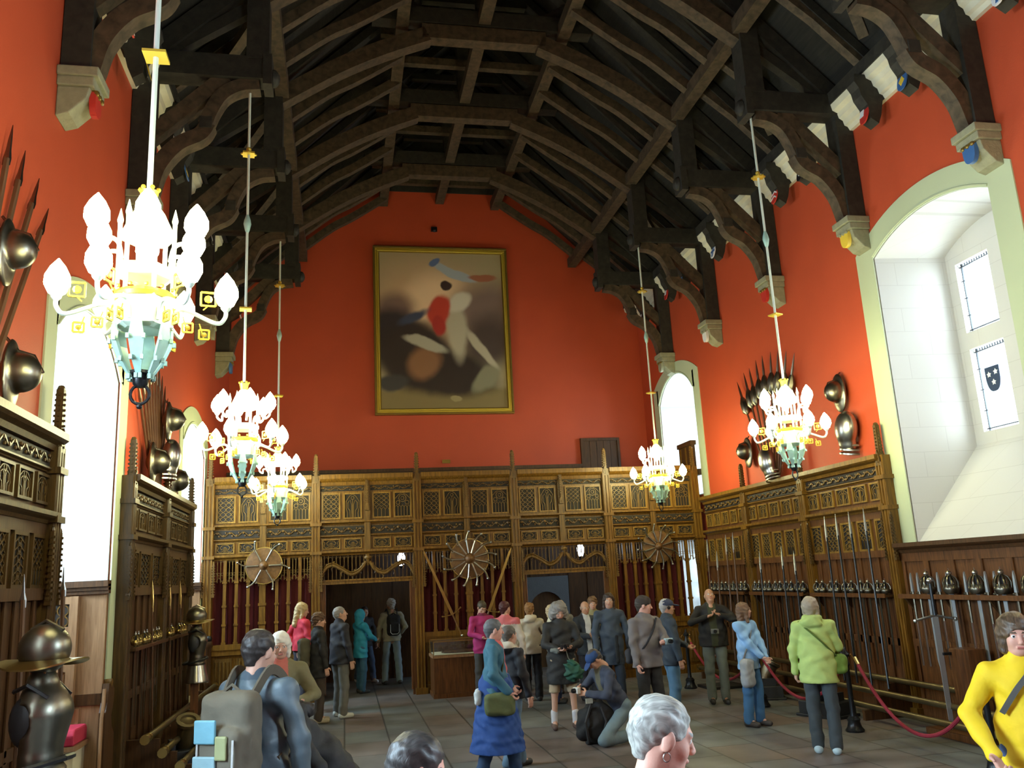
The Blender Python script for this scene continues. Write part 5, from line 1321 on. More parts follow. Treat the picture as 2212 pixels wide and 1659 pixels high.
def person(label, loc, face, H=1.72, head=(0, 0), lean=0, hl=None, hr=None, pl=(-1, -.5, -.6), pr=(1, -.5, -.6), legs='stand',
           top=(.1, .1, .1), hem=.80, trou=(.05, .05, .06), shoe=(.03, .03, .03), hair='short', hc=(.05, .03, .02), skin='fair', inner=None,
           hood=False, skirt=None, bare=False, fat=1.0, res=1.0, hat=None, socks=None, collar=None, roll=0, coatflare=0.0, build=True, rough=.75, zone=None, near=False, long_=.24):
    t = thing('person', label, 'person', (loc[0], loc[1], 0), (0, 0, -R(face))); sc = H/1.75; t.scale = (sc, sc, sc)
    dz = -.50 if legs == 'kneel' else 0.0
    LM = Matrix.Rotation(-R(lean), 3, 'X')
    def U(x, y, z): v = LM @ Vector((x, y, z-.95)); return Vector((v.x, v.y, v.z+.95+dz))
    if legs == 'kneel': hips = [(-.10, -.04, .42), (.10, -.04, .42)]; knees = [(-.16, .34, .09), (.14, .30, .30)]; ank = [(-.12, -.10, .10), (.14, .24, .10)]; fy = [(0, -1), (0, 1)]; fy = [(-.12, -.10), (.14, .24)]
    else:
        o = .20 if legs == 'stride' else .03; wdt = .15 if legs == 'wide' else .10
        hips = [(-.09, 0, .92), (.09, 0, .92)]; ank = [(-wdt, o, .09), (wdt, -o, .09 if legs != 'stride' else .12)]
        knees = [((-.09-wdt)/2-.01, o*.5+.03, .50), ((.09+wdt)/2+.01, -o*.5+.03, .50)]
    SL, SR = U(-.185, -.01, 1.43), U(.185, -.01, 1.43)
    TL = Vector(hl) if hl else Vector((-.29, .07, .80)); TR = Vector(hr) if hr else Vector((.29, .07, .80))
    TL.z += dz if hl is None else 0; TR.z += dz if hr is None else 0
    EL, WL = ik(SL, TL, .29, .26, pl); ER, WR = ik(SR, TR, .29, .26, pr)
    HM = Matrix.Translation(U(0, .015, 1.63)) @ Matrix.Rotation(-R(lean), 4, 'X') @ Matrix.Rotation(-R(head[0]), 4, 'Z') @ Matrix.Rotation(R(head[1]), 4, 'X') @ Matrix.Rotation(R(roll), 4, 'Y')
    sk = cloth(SKIN[skin], .55, .06); mats = [sk, cloth((.48, .16, .13), .5), cloth((.70, .68, .64), .3, .02), cloth((.02, .014, .01), .4, .02), cloth(hc, .7)]
    # --- body: one skin from crown to ankle, hands joined at the wrist
    B = [cap(U(0, -.02, 1.52), U(0, -.015, 1.44), .055, .07), cap(U(0, 0, 1.34), U(0, 0, 1.12), .135*fat, .12*fat, (1, .62, 1)), cap(U(-.14, -.01, 1.41), U(.14, -.01, 1.41), .055), cap(U(0, 0, 1.1), Vector(((hips[0][0]+hips[1][0])/2, hips[0][1], hips[0][2]+.04)), .12*fat, .13*fat, (1, .68, 1))]
    for S_, E_, Wv in ((SL, EL, WL), (SR, ER, WR)): B += [cap(S_, E_, .048, .038), cap(E_, Wv, .037, .027)]
    for h_, k_, a_ in zip(hips, knees, ank): B += [cap(h_, k_, .075, .052), cap(k_, a_, .05, .036), cap(a_, (a_[0], a_[1]+.10, .05) if legs != 'kneel' or a_[1] > 0 else (a_[0], a_[1]-.1, .05), .034, .03)]
    hp = [ell((0, -.012, .030), (.073, .092, .088)), (ell((0, .022, -.036), (.057, .062, .080)), .03), (ell((0, .040, -.090), (.034, .034, .024)), .03), (cap((-.034, .076, .020), (.034, .076, .020), .009), .02),
          (ell((-.036, .055, -.034), (.022, .022, .026)), .02), (ell((.036, .055, -.034), (.022, .022, .026)), .02), (cap((0, .084, .008), (0, .104, -.030), .0075, .011), .012), (ell((0, .098, -.036), (.016, .010, .009)), .008),
          (cap((-.017, .083, -.063), (.017, .083, -.063), .0075), .006), (ell((-.076, -.006, -.006), (.010, .022, .032), (0, 0, 18)), .008), (ell((.076, -.006, -.006), (.010, .022, .032), (0, 0, -18)), .008), (cap((0, -.022, -.06), (0, -.03, -.17), .050, .056), .04)]
    cuts = [lambda X, Y, Z: -(np.sqrt(((np.abs(X)-.031)/.019)**2+((Y-.096)/.017)**2+((Z-.002)/.012)**2)-1)*.012]
    HF = field(hp, .02, cuts)
    def HE(X, Y, Z): return np.minimum(HF(X, Y, Z), np.sqrt((np.abs(X)-.031)**2+(Y-.0735)**2+(Z-.002)**2)-.0125)
    HE.prims = HF.prims
    def hz(c):
        z = np.zeros(len(c)); ax = np.abs(c[:, 0]); e = np.sqrt((ax-.031)**2+(c[:, 2]-.002)**2)
        z[(e < .0115) & (c[:, 1] > .072)] = 2; z[(e < .0058) & (c[:, 1] > .075)] = 3
        z[(ax < .021) & (abs(c[:, 2]+.063) < .0075) & (c[:, 1] > .08)] = 1
        z[(ax > .014) & (ax < .046) & (abs(c[:, 2]-.024) < .0045) & (c[:, 1] > .06)] = 4
        return z
    z0 = lambda c: np.zeros(len(c))
    parts = [(HE, (.004 if near else .0055)*res, HM, hz), (field(B, .03), .018, None, z0)]
    for Wv, E_, sgn, tgt in ((WL, EL, 1, hl), (WR, ER, -1, hr)):
        d = (Wv-E_).normalized(); nrm = Vector((sgn, .1, 0)) if tgt is None else Vector((sgn*.4, .2, .6)) if Wv.z > .9 else Vector((sgn, .3, 0))
        parts.append((field(hand_prims(Wv, d, nrm, .45 if tgt is None else .95, -sgn), .010), .006, None, z0))
    net('body', parts, mats, t)
    # --- hair / hats
    ht = .0065*res
    facecut = lambda s=1.0, zc=-.045, rz=.088, y=.105: (lambda X, Y, Z: -(np.sqrt((X/(.072*s))**2+((Y-y)/.085)**2+((Z-zc)/rz)**2)-1)*.06)
    below = lambda z: (lambda X, Y, Z: z-Z)
    hm = streaks(hc) if near else cloth(hc, .6, .3); P = None
    if hair == 'short': P = field([ell((0, -.022, .038), (.084, .102, .092)), (cap((0, -.07, 0), (0, -.06, -.06), .05, .04), .03)], .02, [facecut(), below(-.085)], .003, 60)
    elif hair == 'bob': P = field([ell((0, -.022, .028), (.095, .112, .105)), (cap((-.07, -.02, 0), (-.07, -.01, -.09), .032, .028), .03), (cap((.07, -.02, 0), (.07, -.01, -.09), .032, .028), .03), (cap((0, -.07, 0), (0, -.06, -.11), .065, .045), .03)], .03, [facecut(.95)], .004, 55)
    elif hair == 'long': P = field([ell((0, -.022, .032), (.089, .106, .098)), (cap((-.066, -.02, 0), (-.075, -.02, -long_), .030, .028), .03), (cap((.066, -.02, 0), (.075, -.02, -long_), .030, .028), .03), (cap((0, -.075, 0), (0, -.085, -long_), .06, .055), .03)], .03, [facecut(.95)], .005, 48)
    elif hair == 'curly': P = field([ell((0, -.03, .025), (.130, .125, .122)), (ell((-.09, -.02, -.06), (.06, .07, .08)), .04), (ell((.09, -.02, -.06), (.06, .07, .08)), .04), (ell((0, -.09, -.07), (.08, .06, .09)), .04)], .03, [facecut(1.05, -.035, .092, .135)], .008, 52)
    elif hair == 'tousled': P = field([ell((0, -.022, .045), (.096, .112, .100)), (cap((0, -.075, 0), (0, -.07, -.075), .06, .05), .03)], .02, [facecut(1.0, -.05, .088), below(-.10)], .008, 55)
    elif hair == 'bald': P = field([ell((0, -.03, .015), (.082, .098, .085))], .02, [facecut(1.1), below(-.07), lambda X, Y, Z: Z-.025-.0*X], .002, 60)
    if P is not None: net('hair', [(P, ht, HM)], hm, t)
    if hat == 'beanie': net('beanie', [(field([ell((0, -.015, .048), (.092, .108, .088))], 0, [below(.012)], .003, 40), ht, HM)], cloth((.045, .035, .03), .9), t)
    if hat in ('cap', 'bluecap'):
        g = cloth((.035, .045, .09) if hat == 'cap' else (.015, .05, .16), .8)
        net('cap', [(field([ell((0, -.012, .045), (.090, .107, .082))], 0, [below(.022)]), ht, HM), (field([ell((0, .115, .028), (.066, .075, .013), (-12, 0, 0))], 0), .006, HM)], g, t)
    if hat == 'hoodup': net('hood', [(field([ell((0, -.025, .02), (.108, .125, .130)), (cap((0, -.05, -.08), (0, -.04, -.15), .09, .10), .04)], .03, [facecut(1.0, -.03, .09, .12)], .003, 30), ht, HM)], cloth(top, rough), t)
    # --- trousers / bare legs / skirt
    tm = cloth(trou, .85)
    if not bare:
        T = [cap((hips[0][0], hips[0][1], hips[0][2]+.05), (hips[1][0], hips[1][1], hips[1][2]+.05), .098*fat, None, (1, .95, 1))]
        for h_, k_, a_ in zip(hips, knees, ank): T += [cap(h_, k_, .088*max(1, fat), .076), cap(k_, (a_[0], a_[1], a_[2]+.0), .075, .072)]
        net('trousers', [(field(T, .02, [below(.035)] if legs != 'kneel' else [below(.015)], .006, 19, .3), .013)], tm, t)
    else:
        T = [cap((hips[0][0], 0, hips[0][2]+.05), (hips[1][0], 0, hips[1][2]+.05), .12)]
        for h_, k_ in zip(hips, knees): T += [cap(h_, (k_[0], k_[1], k_[2]+.02), .095, .08)]
        net('shorts', [(field(T, .02, [below(.50)], .004, 19), .013)], tm, t)
    if socks:
        for a_ in ank: net('sock', [(field([cap(a_, (a_[0], a_[1]+.01, a_[2]+.14), .046, .050)], .01), .010)], cloth(socks, .9), t)
    if skirt:
        c, z1 = skirt; net('skirt', [(field([cap((0, 0, 1.02), (0, 0, z1), .20, .33, (1, .95, 1))], 0, [below(z1)], .010, 26, 1.1), .013)], cloth(c, .8), t)
    sm = cloth(shoe, .6); F = []
    for i, a_ in enumerate(ank):
        if legs == 'kneel' and i == 0: F.append((field([cap((a_[0], a_[1]-.04, .06), (a_[0], a_[1]-.17, .05), .045, .038)], .02, [below(0)]), .011)); continue
        F.append((field([cap((a_[0], a_[1]-.035, .048), (a_[0]*1.08, a_[1]+.15, .036), .047, .040, (1, 1, 1)), (cap((a_[0], a_[1]-.02, .05), (a_[0], a_[1]-.005, .10), .045, .042), .03)], .02, [below(0)]), .011))
    for q in F: net('shoe', [q], sm, t)
    # --- jacket
    jm = [cloth(top, rough), cloth(inner or top, .8), cloth(collar or [v*.7 for v in top], .8)]; f = fat
    J = [cap(U(0, 0, 1.34), U(0, .0, 1.14), .168*f, .152*f, (1, .68, 1)), (cap(U(-.15, -.01, 1.400), U(.15, -.01, 1.400), .064), .05), (cap(U(0, -.02, 1.44), U(0, -.01, 1.495), .082, .072), .05), (cap(U(-.04, -.01, 1.455), U(-.16, -.01, 1.405), .05, .06), .04), (cap(U(.04, -.01, 1.455), U(.16, -.01, 1.405), .05, .06), .04)]
    if legs == 'kneel': J.append((cap(U(0, 0, 1.12), (0, -.03, .46), .165*f, .17*f, (1, .8, 1)), .05))
    else: J.append((cap(U(0, 0, 1.12), (0, 0, hem-.02), .156*f, (.162+coatflare)*f, (1.20, .86, 1)), .05))
    for S_, E_, Wv in ((SL, EL, WL), (SR, ER, WR)): J += [(cap(S_+Vector((0, 0, -.01)), E_, .064*f**.5, .055), .03), (cap(E_, Wv-(Wv-E_).normalized()*.01, .057, .044), .02)]
    if hood: J += [(ell(U(0, -.115, 1.475), (.12, .065, .075)), .03), (cap(U(-.08, -.06, 1.51), U(.08, -.06, 1.51), .035), .03)]
    hz0 = hem+dz if legs == 'kneel' else hem
    cutz = lambda X, Y, Z: np.where((np.abs(X) < .26*f), hem-Z, -1.0) if legs != 'kneel' else -1.0+0*Z
    def jz(c):
        z = np.zeros(len(c))
        if inner is not None: z[(abs(c[:, 0]) < .055+.03*(c[:, 2]-1.1-dz)) & (c[:, 1] > .02) & (c[:, 2] < 1.54+dz)] = 1
        if collar is not None: z[c[:, 2] > 1.485+dz] = 2
        if zone is not None: z = zone(c, z)
        return z
    net('jacket', [(field(J, .03, [cutz], .009, 19, (len(label) % 7)*.9), .012 if not near else .009)], jm, t, jz)
    t['head'] = 0; del t['head']
    return t, dict(WL=WL, WR=WR, U=U, HM=HM, sc=sc, EL=EL, ER=ER)
def carried(name, label, cat, p):
    """a thing carried by a person: its own top-level object standing in the person's frame"""
    t = thing(name, label, cat, p.location.copy(), p.rotation_euler.copy()); t.scale = p.scale.copy(); return t
def backpack(p, label, col, c2, hgt=.46, w=.30, z=1.22, y=-.24, straps=True, patches=None):
    t = carried('backpack', label, 'backpack', p)
    net('bag', [(field([rbox((0, y, z), (w/2, .09, hgt/2), .07), (rbox((0, y-.08, z-.06), (w/2-.035, .06, hgt/2-.11), .045), .02)], .02, None, .004, 25), .011)], cloth(col, .85), t)
    m = MB()
    for s in (1, -1):
        m.ribbon(spline([(s*.09, y+.06, z+hgt*.42), (s*.11, -.05, 1.535), (s*.125, .085, 1.46), (s*.13, .145, 1.30), (s*.15, .10, 1.12), (s*.17, -.05, 1.05)], 5), .055, .014, (1, 0, 0))
    m.build('straps', cloth(c2, .9), t)
    m = MB(); m.tube([(-.05, y, z+hgt*.49), (0, y, z+hgt*.56), (.05, y, z+hgt*.49)], .010, 6); m.build('carry_loop', cloth(c2, .9), t)
    m = MB(); m.tube([(-w*.33, y-.145, z+.02), (-w*.33, y-.148, z-.14), (-w*.2, y-.148, z-.18), (w*.2, y-.148, z-.18), (w*.33, y-.148, z-.14), (w*.33, y-.145, z+.02)], .006, 5); m.build('piping', cloth((.55, .56, .55), .6), t)
    for (cx, cz, pw, ph, pc) in (patches or []): MB().box((cx, y-.148, z+cz), (pw, .02, ph)).build('pocket', cloth(pc, .6), t, bevel=.008)
    return t
def bag(p, label, pos, r, col, strap=None, name='shoulder_bag', cat='bag', q=.06):
    t = carried(name, label, cat, p)
    net('pouch', [(field([rbox(pos, r, min(q, min(r)*.9))], 0, None, .006, 24), .010)], cloth(col, .85), t)
    if strap: MB().tube(spline([Vector(v) for v in strap], 5), .012, 6).build('strap', cloth([c*.6 for c in col], .9), t, True)
    return t
def camera_thing(p, pos, label, col=(.02, .02, .022), rz=0, name='camera'):
    t = carried(name, label, 'camera', p)
    m = MB(); m.box(pos, (.12, .05, .075)); m.build('housing', cloth(col, .4), t, bevel=.008)
    m = MB(); m.lathe([(.028, 0), (.03, .03), (.026, .05)], 12, (pos[0], pos[1]+.02, pos[2]), Matrix.Rotation(R(-90), 3, 'X')); m.build('lens', M['iron'], t, True); return t
def P_(px, py, H): v = at(px, py, Z=H); return (v.x, v.y)
def Q_(px, py, Y): v = at(px, py, Y=Y); return (v.x, v.y), v.z
def F_(px, py, dy=0): v = at(px, py, Z=0); return (v.x, v.y+dy)

# 1 foreground man with backpack
p, g = person('man with thinning dark hair in a grey-blue jacket seen from behind, wearing a khaki backpack', Q_(560, 1362, 5.8)[0], 28, Q_(560, 1362, 5.8)[1], head=(12, -8), top=(.085, .12, .145), rough=.5, hair='short', hc=(.032, .026, .024), trou=(.04, .045, .06), fat=.98, near=True, collar=(.06, .09, .12), zone=None)
b1 = backpack(p, 'khaki and pale blue patchwork backpack on the man at the left', (.12, .105, .075), (.10, .085, .06), .50, .33, 1.20, -.25, patches=[(-.06, .06, .13, .12, (.14, .34, .42)), (-.06, -.12, .14, .12, (.22, .36, .40)), (.04, -.02, .07, .12, (.28, .30, .14))])
# 2 dark back just beyond him
p, g = person('person in a black jacket bending forward beside the backpack man', (at(738, 1560, Y=6.3).x, 6.3), -100, 1.66, head=(0, -25), lean=46, hood=True, top=(.02, .022, .026), hair='long', hc=(.02, .016, .014), trou=(.03, .03, .04), hem=.92)
# 3 white-haired woman facing us
p, g = person('white-haired woman in an olive anorak facing the camera', Q_(605, 1366, 8.6)[0], 165, Q_(605, 1366, 8.6)[1], head=(8, -6), hl=(-.14, .26, 1.14), hr=(.06, .30, 1.02), top=(.16, .145, .07), inner=(.45, .12, .09), hair='bob', hc=(.72, .70, .62), trou=(.05, .05, .05))
# 4 blonde in red
p, g = person('woman with long blonde hair in a red jacket, hand on hip', Q_(652, 1302, 16.3)[0], 60, Q_(652, 1302, 16.3)[1], head=(10, -10), hl=(-.22, .02, 1.02), pl=(-1, -.2, .1), top=(.52, .025, .05), hem=.98, hair='long', hc=(.50, .38, .20), trou=(.04, .04, .06))
# 5 brown-haired, black coat
p, g = person('brown-haired woman in a long black coat with trainers, looking right', F_(688, 1562), 75, 1.72, head=(10, -4), top=(.014, .014, .015), hem=.72, hair='tousled', hc=(.10, .055, .03), trou=(.045, .032, .024), shoe=(.32, .28, .2), fat=1.1)
b = bag(p, 'olive grey rucksack slung behind the brown-haired woman', (-.02, -.24, 1.12), (.13, .09, .24), (.09, .085, .055), name='rucksack')
u = carried('folded_umbrella', 'dark blue folded umbrella held low by the black-coated woman', 'umbrella', p); MB().tube([(-.22, .10, .80), (-.30, .14, .25)], [.03, .012], 8).build('canopy', cloth((.015, .02, .05), .5), u, True); MB().tube([(-.22, .10, .80), (-.20, .09, .92)], .012, 6).build('handle', M['black'], u, True)
# 6 grey-haired man
p, g = person('grey-haired man in a black jacket and grey trousers gazing up to the right', F_(735, 1550), 62, 1.80, head=(25, 14), hl=(-.2, .12, .92), top=(.022, .024, .035), hem=.84, hair='short', hc=(.28, .28, .28), trou=(.13, .135, .13), shoe=(.55, .6, .58), inner=(.18, .18, .13), fat=1.15, legs='wide')
# 7 turquoise hood, 8 beige with backpack, 9 hidden one
p, g = person('person in a turquoise hooded raincoat in the left doorway', Q_(778, 1318, 18.5)[0], 60, Q_(778, 1318, 18.5)[1], hl=(-.1, .3, 1.1), hr=(.1, .32, 1.1), top=(.02, .26, .40), hem=.74, hat='hoodup', hair='none', trou=(.03, .10, .18))
p, g = person('grey-haired man in a beige jacket seen from behind in the left doorway', F_(848, 1478), -8, 1.80, head=(-6, -10), hr=(.2, .2, 1.0), top=(.32, .30, .22), hem=.88, hair='tousled', hc=(.40, .38, .34), trou=(.20, .27, .33), legs='wide')
backpack(p, 'small black backpack with pale piping on the beige-jacketed man', (.012, .012, .013), (.012, .012, .013), .44, .28, 1.22, -.22)
p, g = person('person in jeans and white trainers mostly hidden in the left doorway', (F_(800, 1478)[0]-.1, F_(800, 1478)[1]+.45), 150, 1.66, top=(.02, .02, .025), trou=(.07, .11, .19), shoe=(.6, .62, .66), hair='short', hc=(.03, .02, .02), legs='stride')
# 10 magenta at the case
p, g = person('short-haired woman in a magenta jacket looking down by the display case', Q_(1040, 1299, 16.4)[0], 172, Q_(1040, 1299, 16.4)[1], head=(-4, -30), hl=(-.05, .30, 1.06), hr=(.1, .28, 1.1), top=(.36, .02, .14), hair='short', hc=(.06, .045, .025), trou=(.05, .05, .05), collar=(.14, .01, .04))
# 11 pink and white
p, g = person('dark-haired woman in a white jacket with pink shoulders seen from behind', Q_(1090, 1299, 14.6)[0], 26, Q_(1090, 1299, 14.6)[1], head=(25, 0), top=(.62, .56, .50), hair='short', hc=(.07, .018, .02), trou=(.04, .04, .05), zone=lambda c, z: np.where(c[:, 2] > 1.38, 1, z), inner=(.62, .16, .18))
# 12 cream jacket
p, g = person('light-brown-haired woman in a cream hooded jacket seen from behind', Q_(1143, 1304, 15.5)[0], 4, Q_(1143, 1304, 15.5)[1], head=(14, 0), hr=(.18, .25, 1.05), top=(.60, .55, .44), hem=.84, hair='tousled', hc=(.24, .12, .04), trou=(.012, .012, .014), hood=True)
# 13 short blonde in cream, right of her
p, g = person('older blonde woman in a cream jacket in profile, half hidden', Q_(1192, 1308, 15.0)[0], 95, Q_(1192, 1308, 15.0)[1], head=(10, 0), hl=(-.05, .26, 1.1), hr=(.08, .28, 1.14), top=(.60, .57, .44), hem=.92, hair='tousled', hc=(.50, .40, .24), trou=(.03, .05, .14))
# 14 curly grey woman
p, g = person('curly grey-haired woman in a black coat, bare shins and white socks, handling a camera', F_(1222, 1574), 186, 1.74, head=(-8, -22), hl=(-.10, .30, 1.14), hr=(.08, .30, 1.12), top=(.016, .016, .017), hem=.62, hair='curly', hc=(.22, .21, .20), trou=(.38, .30, .20), bare=True, socks=(.62, .62, .66), shoe=(.10, .06, .05), coatflare=.015, fat=1.1, legs='wide')
camera_thing(p, (-.01, .37, 1.16), 'black camera in the hands of the curly-haired woman')
m_ = carried('pair_of_gloves', 'grey mittens tucked at the curly-haired woman\'s wrist', 'gloves', p); net('mitten', [(field([cap((.10, .33, 1.10), (.17, .30, 1.11), .04, .03)], 0, None, .004, 50), .008)], cloth((.16, .18, .17), .95), m_)
u = carried('tartan_bag', 'dark green gathered tartan bag hanging from a cord in front of the black coat', 'bag', p)
net('pouch', [(field([cap((-.10, .30, .88), (-.12, .30, .80), .10, .14, (1, .6, .9))], 0, None, .014, 34), .010)], cloth((.012, .075, .05), .7, .6), u); MB().tube([(-.02, .36, 1.12), (-.05, .34, 1.0), (-.10, .31, .93)], .006, 5).build('cord', cloth((.2, .2, .16), .8), u, True)
# 15-17 behind
p, g = person('bald man in a dark suit and white shirt holding his hands before him', Q_(1262, 1299, 15.0)[0], 172, Q_(1262, 1299, 15.0)[1], hl=(-.03, .28, 1.16), hr=(.05, .30, 1.14), top=(.03, .04, .055), inner=(.60, .64, .68), hair='bald', hc=(.35, .3, .25), skin='tan', trou=(.03, .03, .04))
p, g = person('woman with short reddish hair and glasses behind the bald man', Q_(1279, 1290, 16.0)[0], 190, Q_(1279, 1290, 16.0)[1], top=(.28, .25, .13), hair='tousled', hc=(.14, .07, .03), trou=(.03, .03, .03))
p, g = person('person with only a pale forehead showing over the curly grey hair', Q_(1210, 1297, 16.2)[0], 175, Q_(1210, 1297, 16.2)[1], top=(.2, .2, .2), hair='short', hc=(.42, .34, .26), trou=(.03, .03, .03))
# 18 navy coat
p, g = person('tall woman with long dark hair in a navy belted coat, mouth open', Q_(1313, 1281, 13.9)[0], 188, Q_(1313, 1281, 13.9)[1], head=(4, 4), hl=(-.28, .06, .80), hr=(.26, .1, .86), top=(.045, .065, .10), hem=.66, hair='long', hc=(.035, .02, .014), trou=(.02, .03, .05), long_=.15)
b = bag(p, 'pale blue-grey ruffled bag hanging from the navy-coated woman\'s hand', (.27, .10, .70), (.10, .05, .13), (.24, .30, .36), None, 'hand_bag')
b = bag(p, 'black umbrella case hanging in front of the navy coat', (-.05, .20, .90), (.03, .03, .22), (.012, .014, .018), None, 'umbrella_case', 'umbrella')
# 19 grey sweater man
p, g = person('man in a dark beanie and grey sweater looking aside with a compact camera', Q_(1388, 1288, 11.6)[0], 162, Q_(1388, 1288, 11.6)[1], head=(-50, -4), hl=(-.02, .34, 1.16), hr=(.24, .1, .80), top=(.155, .14, .14), hem=.84, hair='short', hc=(.05, .04, .03), hat='beanie', trou=(.016, .015, .014), fat=1.15, skin='pink')
camera_thing(p, (-.03, .43, 1.18), 'shiny pale blue compact camera held by the man in grey', (.32, .48, .56), name='compact_camera')
b = bag(p, 'thin dark strap bag over the shoulder of the man in grey', (.20, -.14, .98), (.05, .05, .1), (.03, .03, .035), [(-.12, .10, 1.46), (0, .16, 1.3), (.14, .12, 1.1), (.2, -.1, 1.0)], 'sling_bag')
# 20 man in cap
p, g = person('man in a navy baseball cap and dark jacket facing right with blue jeans', Q_(1438, 1294, 12.35)[0], 95, Q_(1438, 1294, 12.35)[1], hl=(-.05, .28, 1.05), top=(.035, .05, .07), hem=.80, hair='short', hc=(.42, .42, .42), hat='cap', skin='tan', trou=(.09, .19, .30), fat=1.12)
e = carried('headphones', 'black headphone disc over the ear of the man in the cap', 'headphones', p); A = g['HM']
MB().lathe([(.012, 0), (.026, .006), (.026, .014), (.01, .02)], 12, A @ Vector((.078, -.004, -.006)), Matrix.Rotation(R(90), 3, 'Y')).build('ear_pad', M['black'], e, True)
# 21 kneeling man
kp = F_(1340, 1604)
p, g = person('man in a blue cap and dark jacket kneeling on the floor over a rucksack', kp, -105, 1.74, legs='kneel', lean=26, head=(5, -22), hl=(-.10, .50, .66), hr=(.12, .50, .70), top=(.035, .045, .075), hair='short', hc=(.06, .05, .04), hat='bluecap', skin='tan', trou=(.15, .21, .23), inner=(.12, .11, .07))
camera_thing(p, (.0, .60, .70), 'white and black camera held by the kneeling man', (.60, .60, .56), name='bridge_camera')
t = thing('rucksack', 'big black rucksack lying on the floor in front of the kneeling man', 'backpack', (F_(1292, 1606)[0], F_(1292, 1606)[1]-.02, 0))
net('bag', [(field([cap((0, 0, .26), (.06, 0, .30), .24, .22, (1, .8, 1.1)), (cap((-.18, .02, .36), (-.19, .02, .14), .07, .09), .04)], .04, [lambda X, Y, Z: -Z], .008, 18), .012)], cloth((.010, .010, .011), .8), t)
m = MB(); m.tube([(-.16, -.12, .05), (-.2, -.18, .3), (-.1, -.12, .5)], .018, 6); m.tube([(.0, -.2, .1), (.06, -.22, .3), (.02, -.16, .47)], .014, 6); m.build('straps', cloth((.02, .02, .022), .7), t, True)
MB().box((-.10, -.05, .535), (.09, .02, .06)).build('luggage_tag', cloth((.7, .7, .55), .6), t)
# 22 blue skirt woman, 23 her companion
fp, fh = Q_(1064, 1338, 9.7)
p, g = person('woman in a teal jacket and bright blue skirt striding right with an olive bag', fp, 100, fh, head=(-10, -2), hl=(-.26, .18, .98), hr=(.30, .14, .98), pr=(1, -.9, -.3), pl=(-1, -.9, -.3), top=(.03, .12, .18), hem=.93, hair='short', hc=(.10, .11, .12), skirt=((.012, .055, .22), .34), trou=(.02, .05, .11), inner=(.55, .11, .11), skin='pink', legs='stride', fat=1.08)
b = bag(p, 'olive green shoulder bag on the hip of the woman in the blue skirt', (.27, .04, .86), (.07, .17, .12), (.085, .10, .035), [(.2, .02, 1.0), (.1, .1, 1.3), (-.1, .05, 1.5)])
b = bag(p, 'white sweater tied round the waist of the woman in the blue skirt', (.05, -.20, .92), (.13, .04, .08), (.55, .60, .60), None, 'sweater', 'clothing')
p, g = person('person in a black jacket and jeans just behind the woman in the blue skirt', Q_(1098, 1352, 10.25)[0], 60, Q_(1098, 1352, 10.25)[1], top=(.018, .018, .022), hem=.86, hair='short', hood=True, collar=(.60, .58, .48), hc=(.10, .09, .08), trou=(.12, .20, .28), legs='stride')
# 24 bald man at right
p, g = person('bald man in a black jacket looking up, hands at his chest, grey trousers', F_(1555, 1519), 196, 1.80, head=(-5, 22), hl=(-.12, .20, 1.34), hr=(.10, .20, 1.32), top=(.012, .012, .013), hem=.86, inner=(.04, .045, .02), hair='bald', hc=(.3, .22, .15), skin='tan', trou=(.13, .16, .15), fat=1.18, pl=(-1, 0, -.5), pr=(1, 0, -.5))
camera_thing(p, (.0, .24, 1.10), 'small camera hanging on the chest of the bald man', (.15, .16, .15), name='neck_camera')
# 25 light-blue jacket
p, g = person('brown-haired woman in a pale blue jacket and jeans looking right, hands clasped', F_(1632, 1568), 150, 1.64, head=(-65, 6), hl=(-.08, .26, .94), hr=(-.02, .27, .92), top=(.26, .48, .78), hem=.80, hair='long', hc=(.16, .09, .05), trou=(.05, .15, .30), shoe=(.05, .04, .035), rough=.5, collar=(.06, .09, .14), long_=.16)
b = bag(p, 'long grey cloth bag at the hip of the woman in pale blue', (.20, .10, .76), (.12, .07, .20), (.33, .35, .36), [(.2, .05, .95), (.05, .12, 1.3), (-.1, .02, 1.5)])
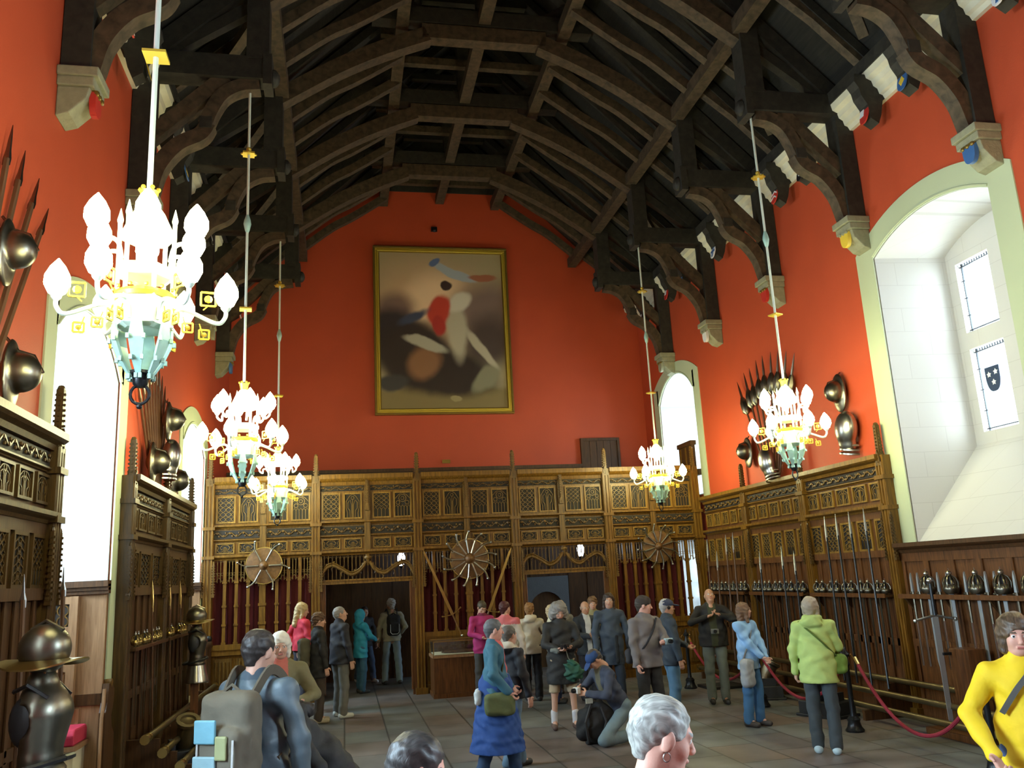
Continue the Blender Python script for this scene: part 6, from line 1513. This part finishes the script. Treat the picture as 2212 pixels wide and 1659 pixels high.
# 26 green jacket
p, g = person('grey-blonde woman in a lime green hooded jacket and dark jeans seen from behind', F_(1790, 1628), 32, 1.74, head=(14, 0), hr=(.12, .26, 1.02), hl=(-.27, .06, .84), top=(.42, .56, .17), hem=.78, hair='bob', hc=(.32, .27, .20), trou=(.045, .06, .07), shoe=(.45, .62, .70), hood=True, fat=1.1)
b = bag(p, 'dark and light green patterned shoulder bag of the woman in lime green', (.24, .08, .98), (.09, .11, .11), (.13, .22, .03), [(.24, .02, 1.05), (.05, -.17, 1.28), (-.16, -.06, 1.47)])
# 27 yellow jacket
p, g = person('brown-haired woman in a bright yellow jacket at the right edge', Q_(2185, 1325, 4.7)[0], 214, Q_(2195, 1325, 4.7)[1], head=(-6, -4), hr=(.24, .24, 1.0), pr=(1, -.4, -.3), hl=(-.30, .10, .84), top=(.80, .56, .012), hem=.78, hair='bob', hc=(.09, .055, .03), trou=(.05, .09, .22), skin='pink', fat=.98, near=True)
MB_ = carried('bag_strap', 'grey bag strap crossing the yellow jacket', 'strap', p); MB().ribbon(spline([(-.08, .04, 1.50), (-.02, .115, 1.42), (.06, .135, 1.33), (.15, .115, 1.2)], 5), .03, .012, (0, 1, 0)).build('band', cloth((.09, .09, .08), .8), MB_)
# 28 grey-haired woman close
p, g = person('woman with short silver hair and an earring close to the camera, coral jacket', Q_(1418, 1508, 2.85)[0], 98, Q_(1418, 1508, 2.85)[1], head=(-4, -14), top=(.55, .10, .08), hair='short', hc=(.36, .36, .33), skin='pink', near=True, collar=(.012, .014, .02))
e = carried('hoop_earring', 'silver hoop earring of the silver-haired woman', 'earring', p); A = g['HM']
MB().tube([A @ Vector((.078+.0, -.006+.012*math.cos(2*PI*i/16), -.055+.014*math.sin(2*PI*i/16))) for i in range(17)], .0018, 5, False).build('hoop', M['steel'], e, True)
# 29 dark head at the bottom
p, g = person('dark-haired person close to the camera with only the crown of the head in view', P_(895, 1588, 1.64), 70, 1.64, head=(20, -16), top=(.10, .11, .15), hair='short', hc=(.040, .036, .034), skin='pink', near=True)
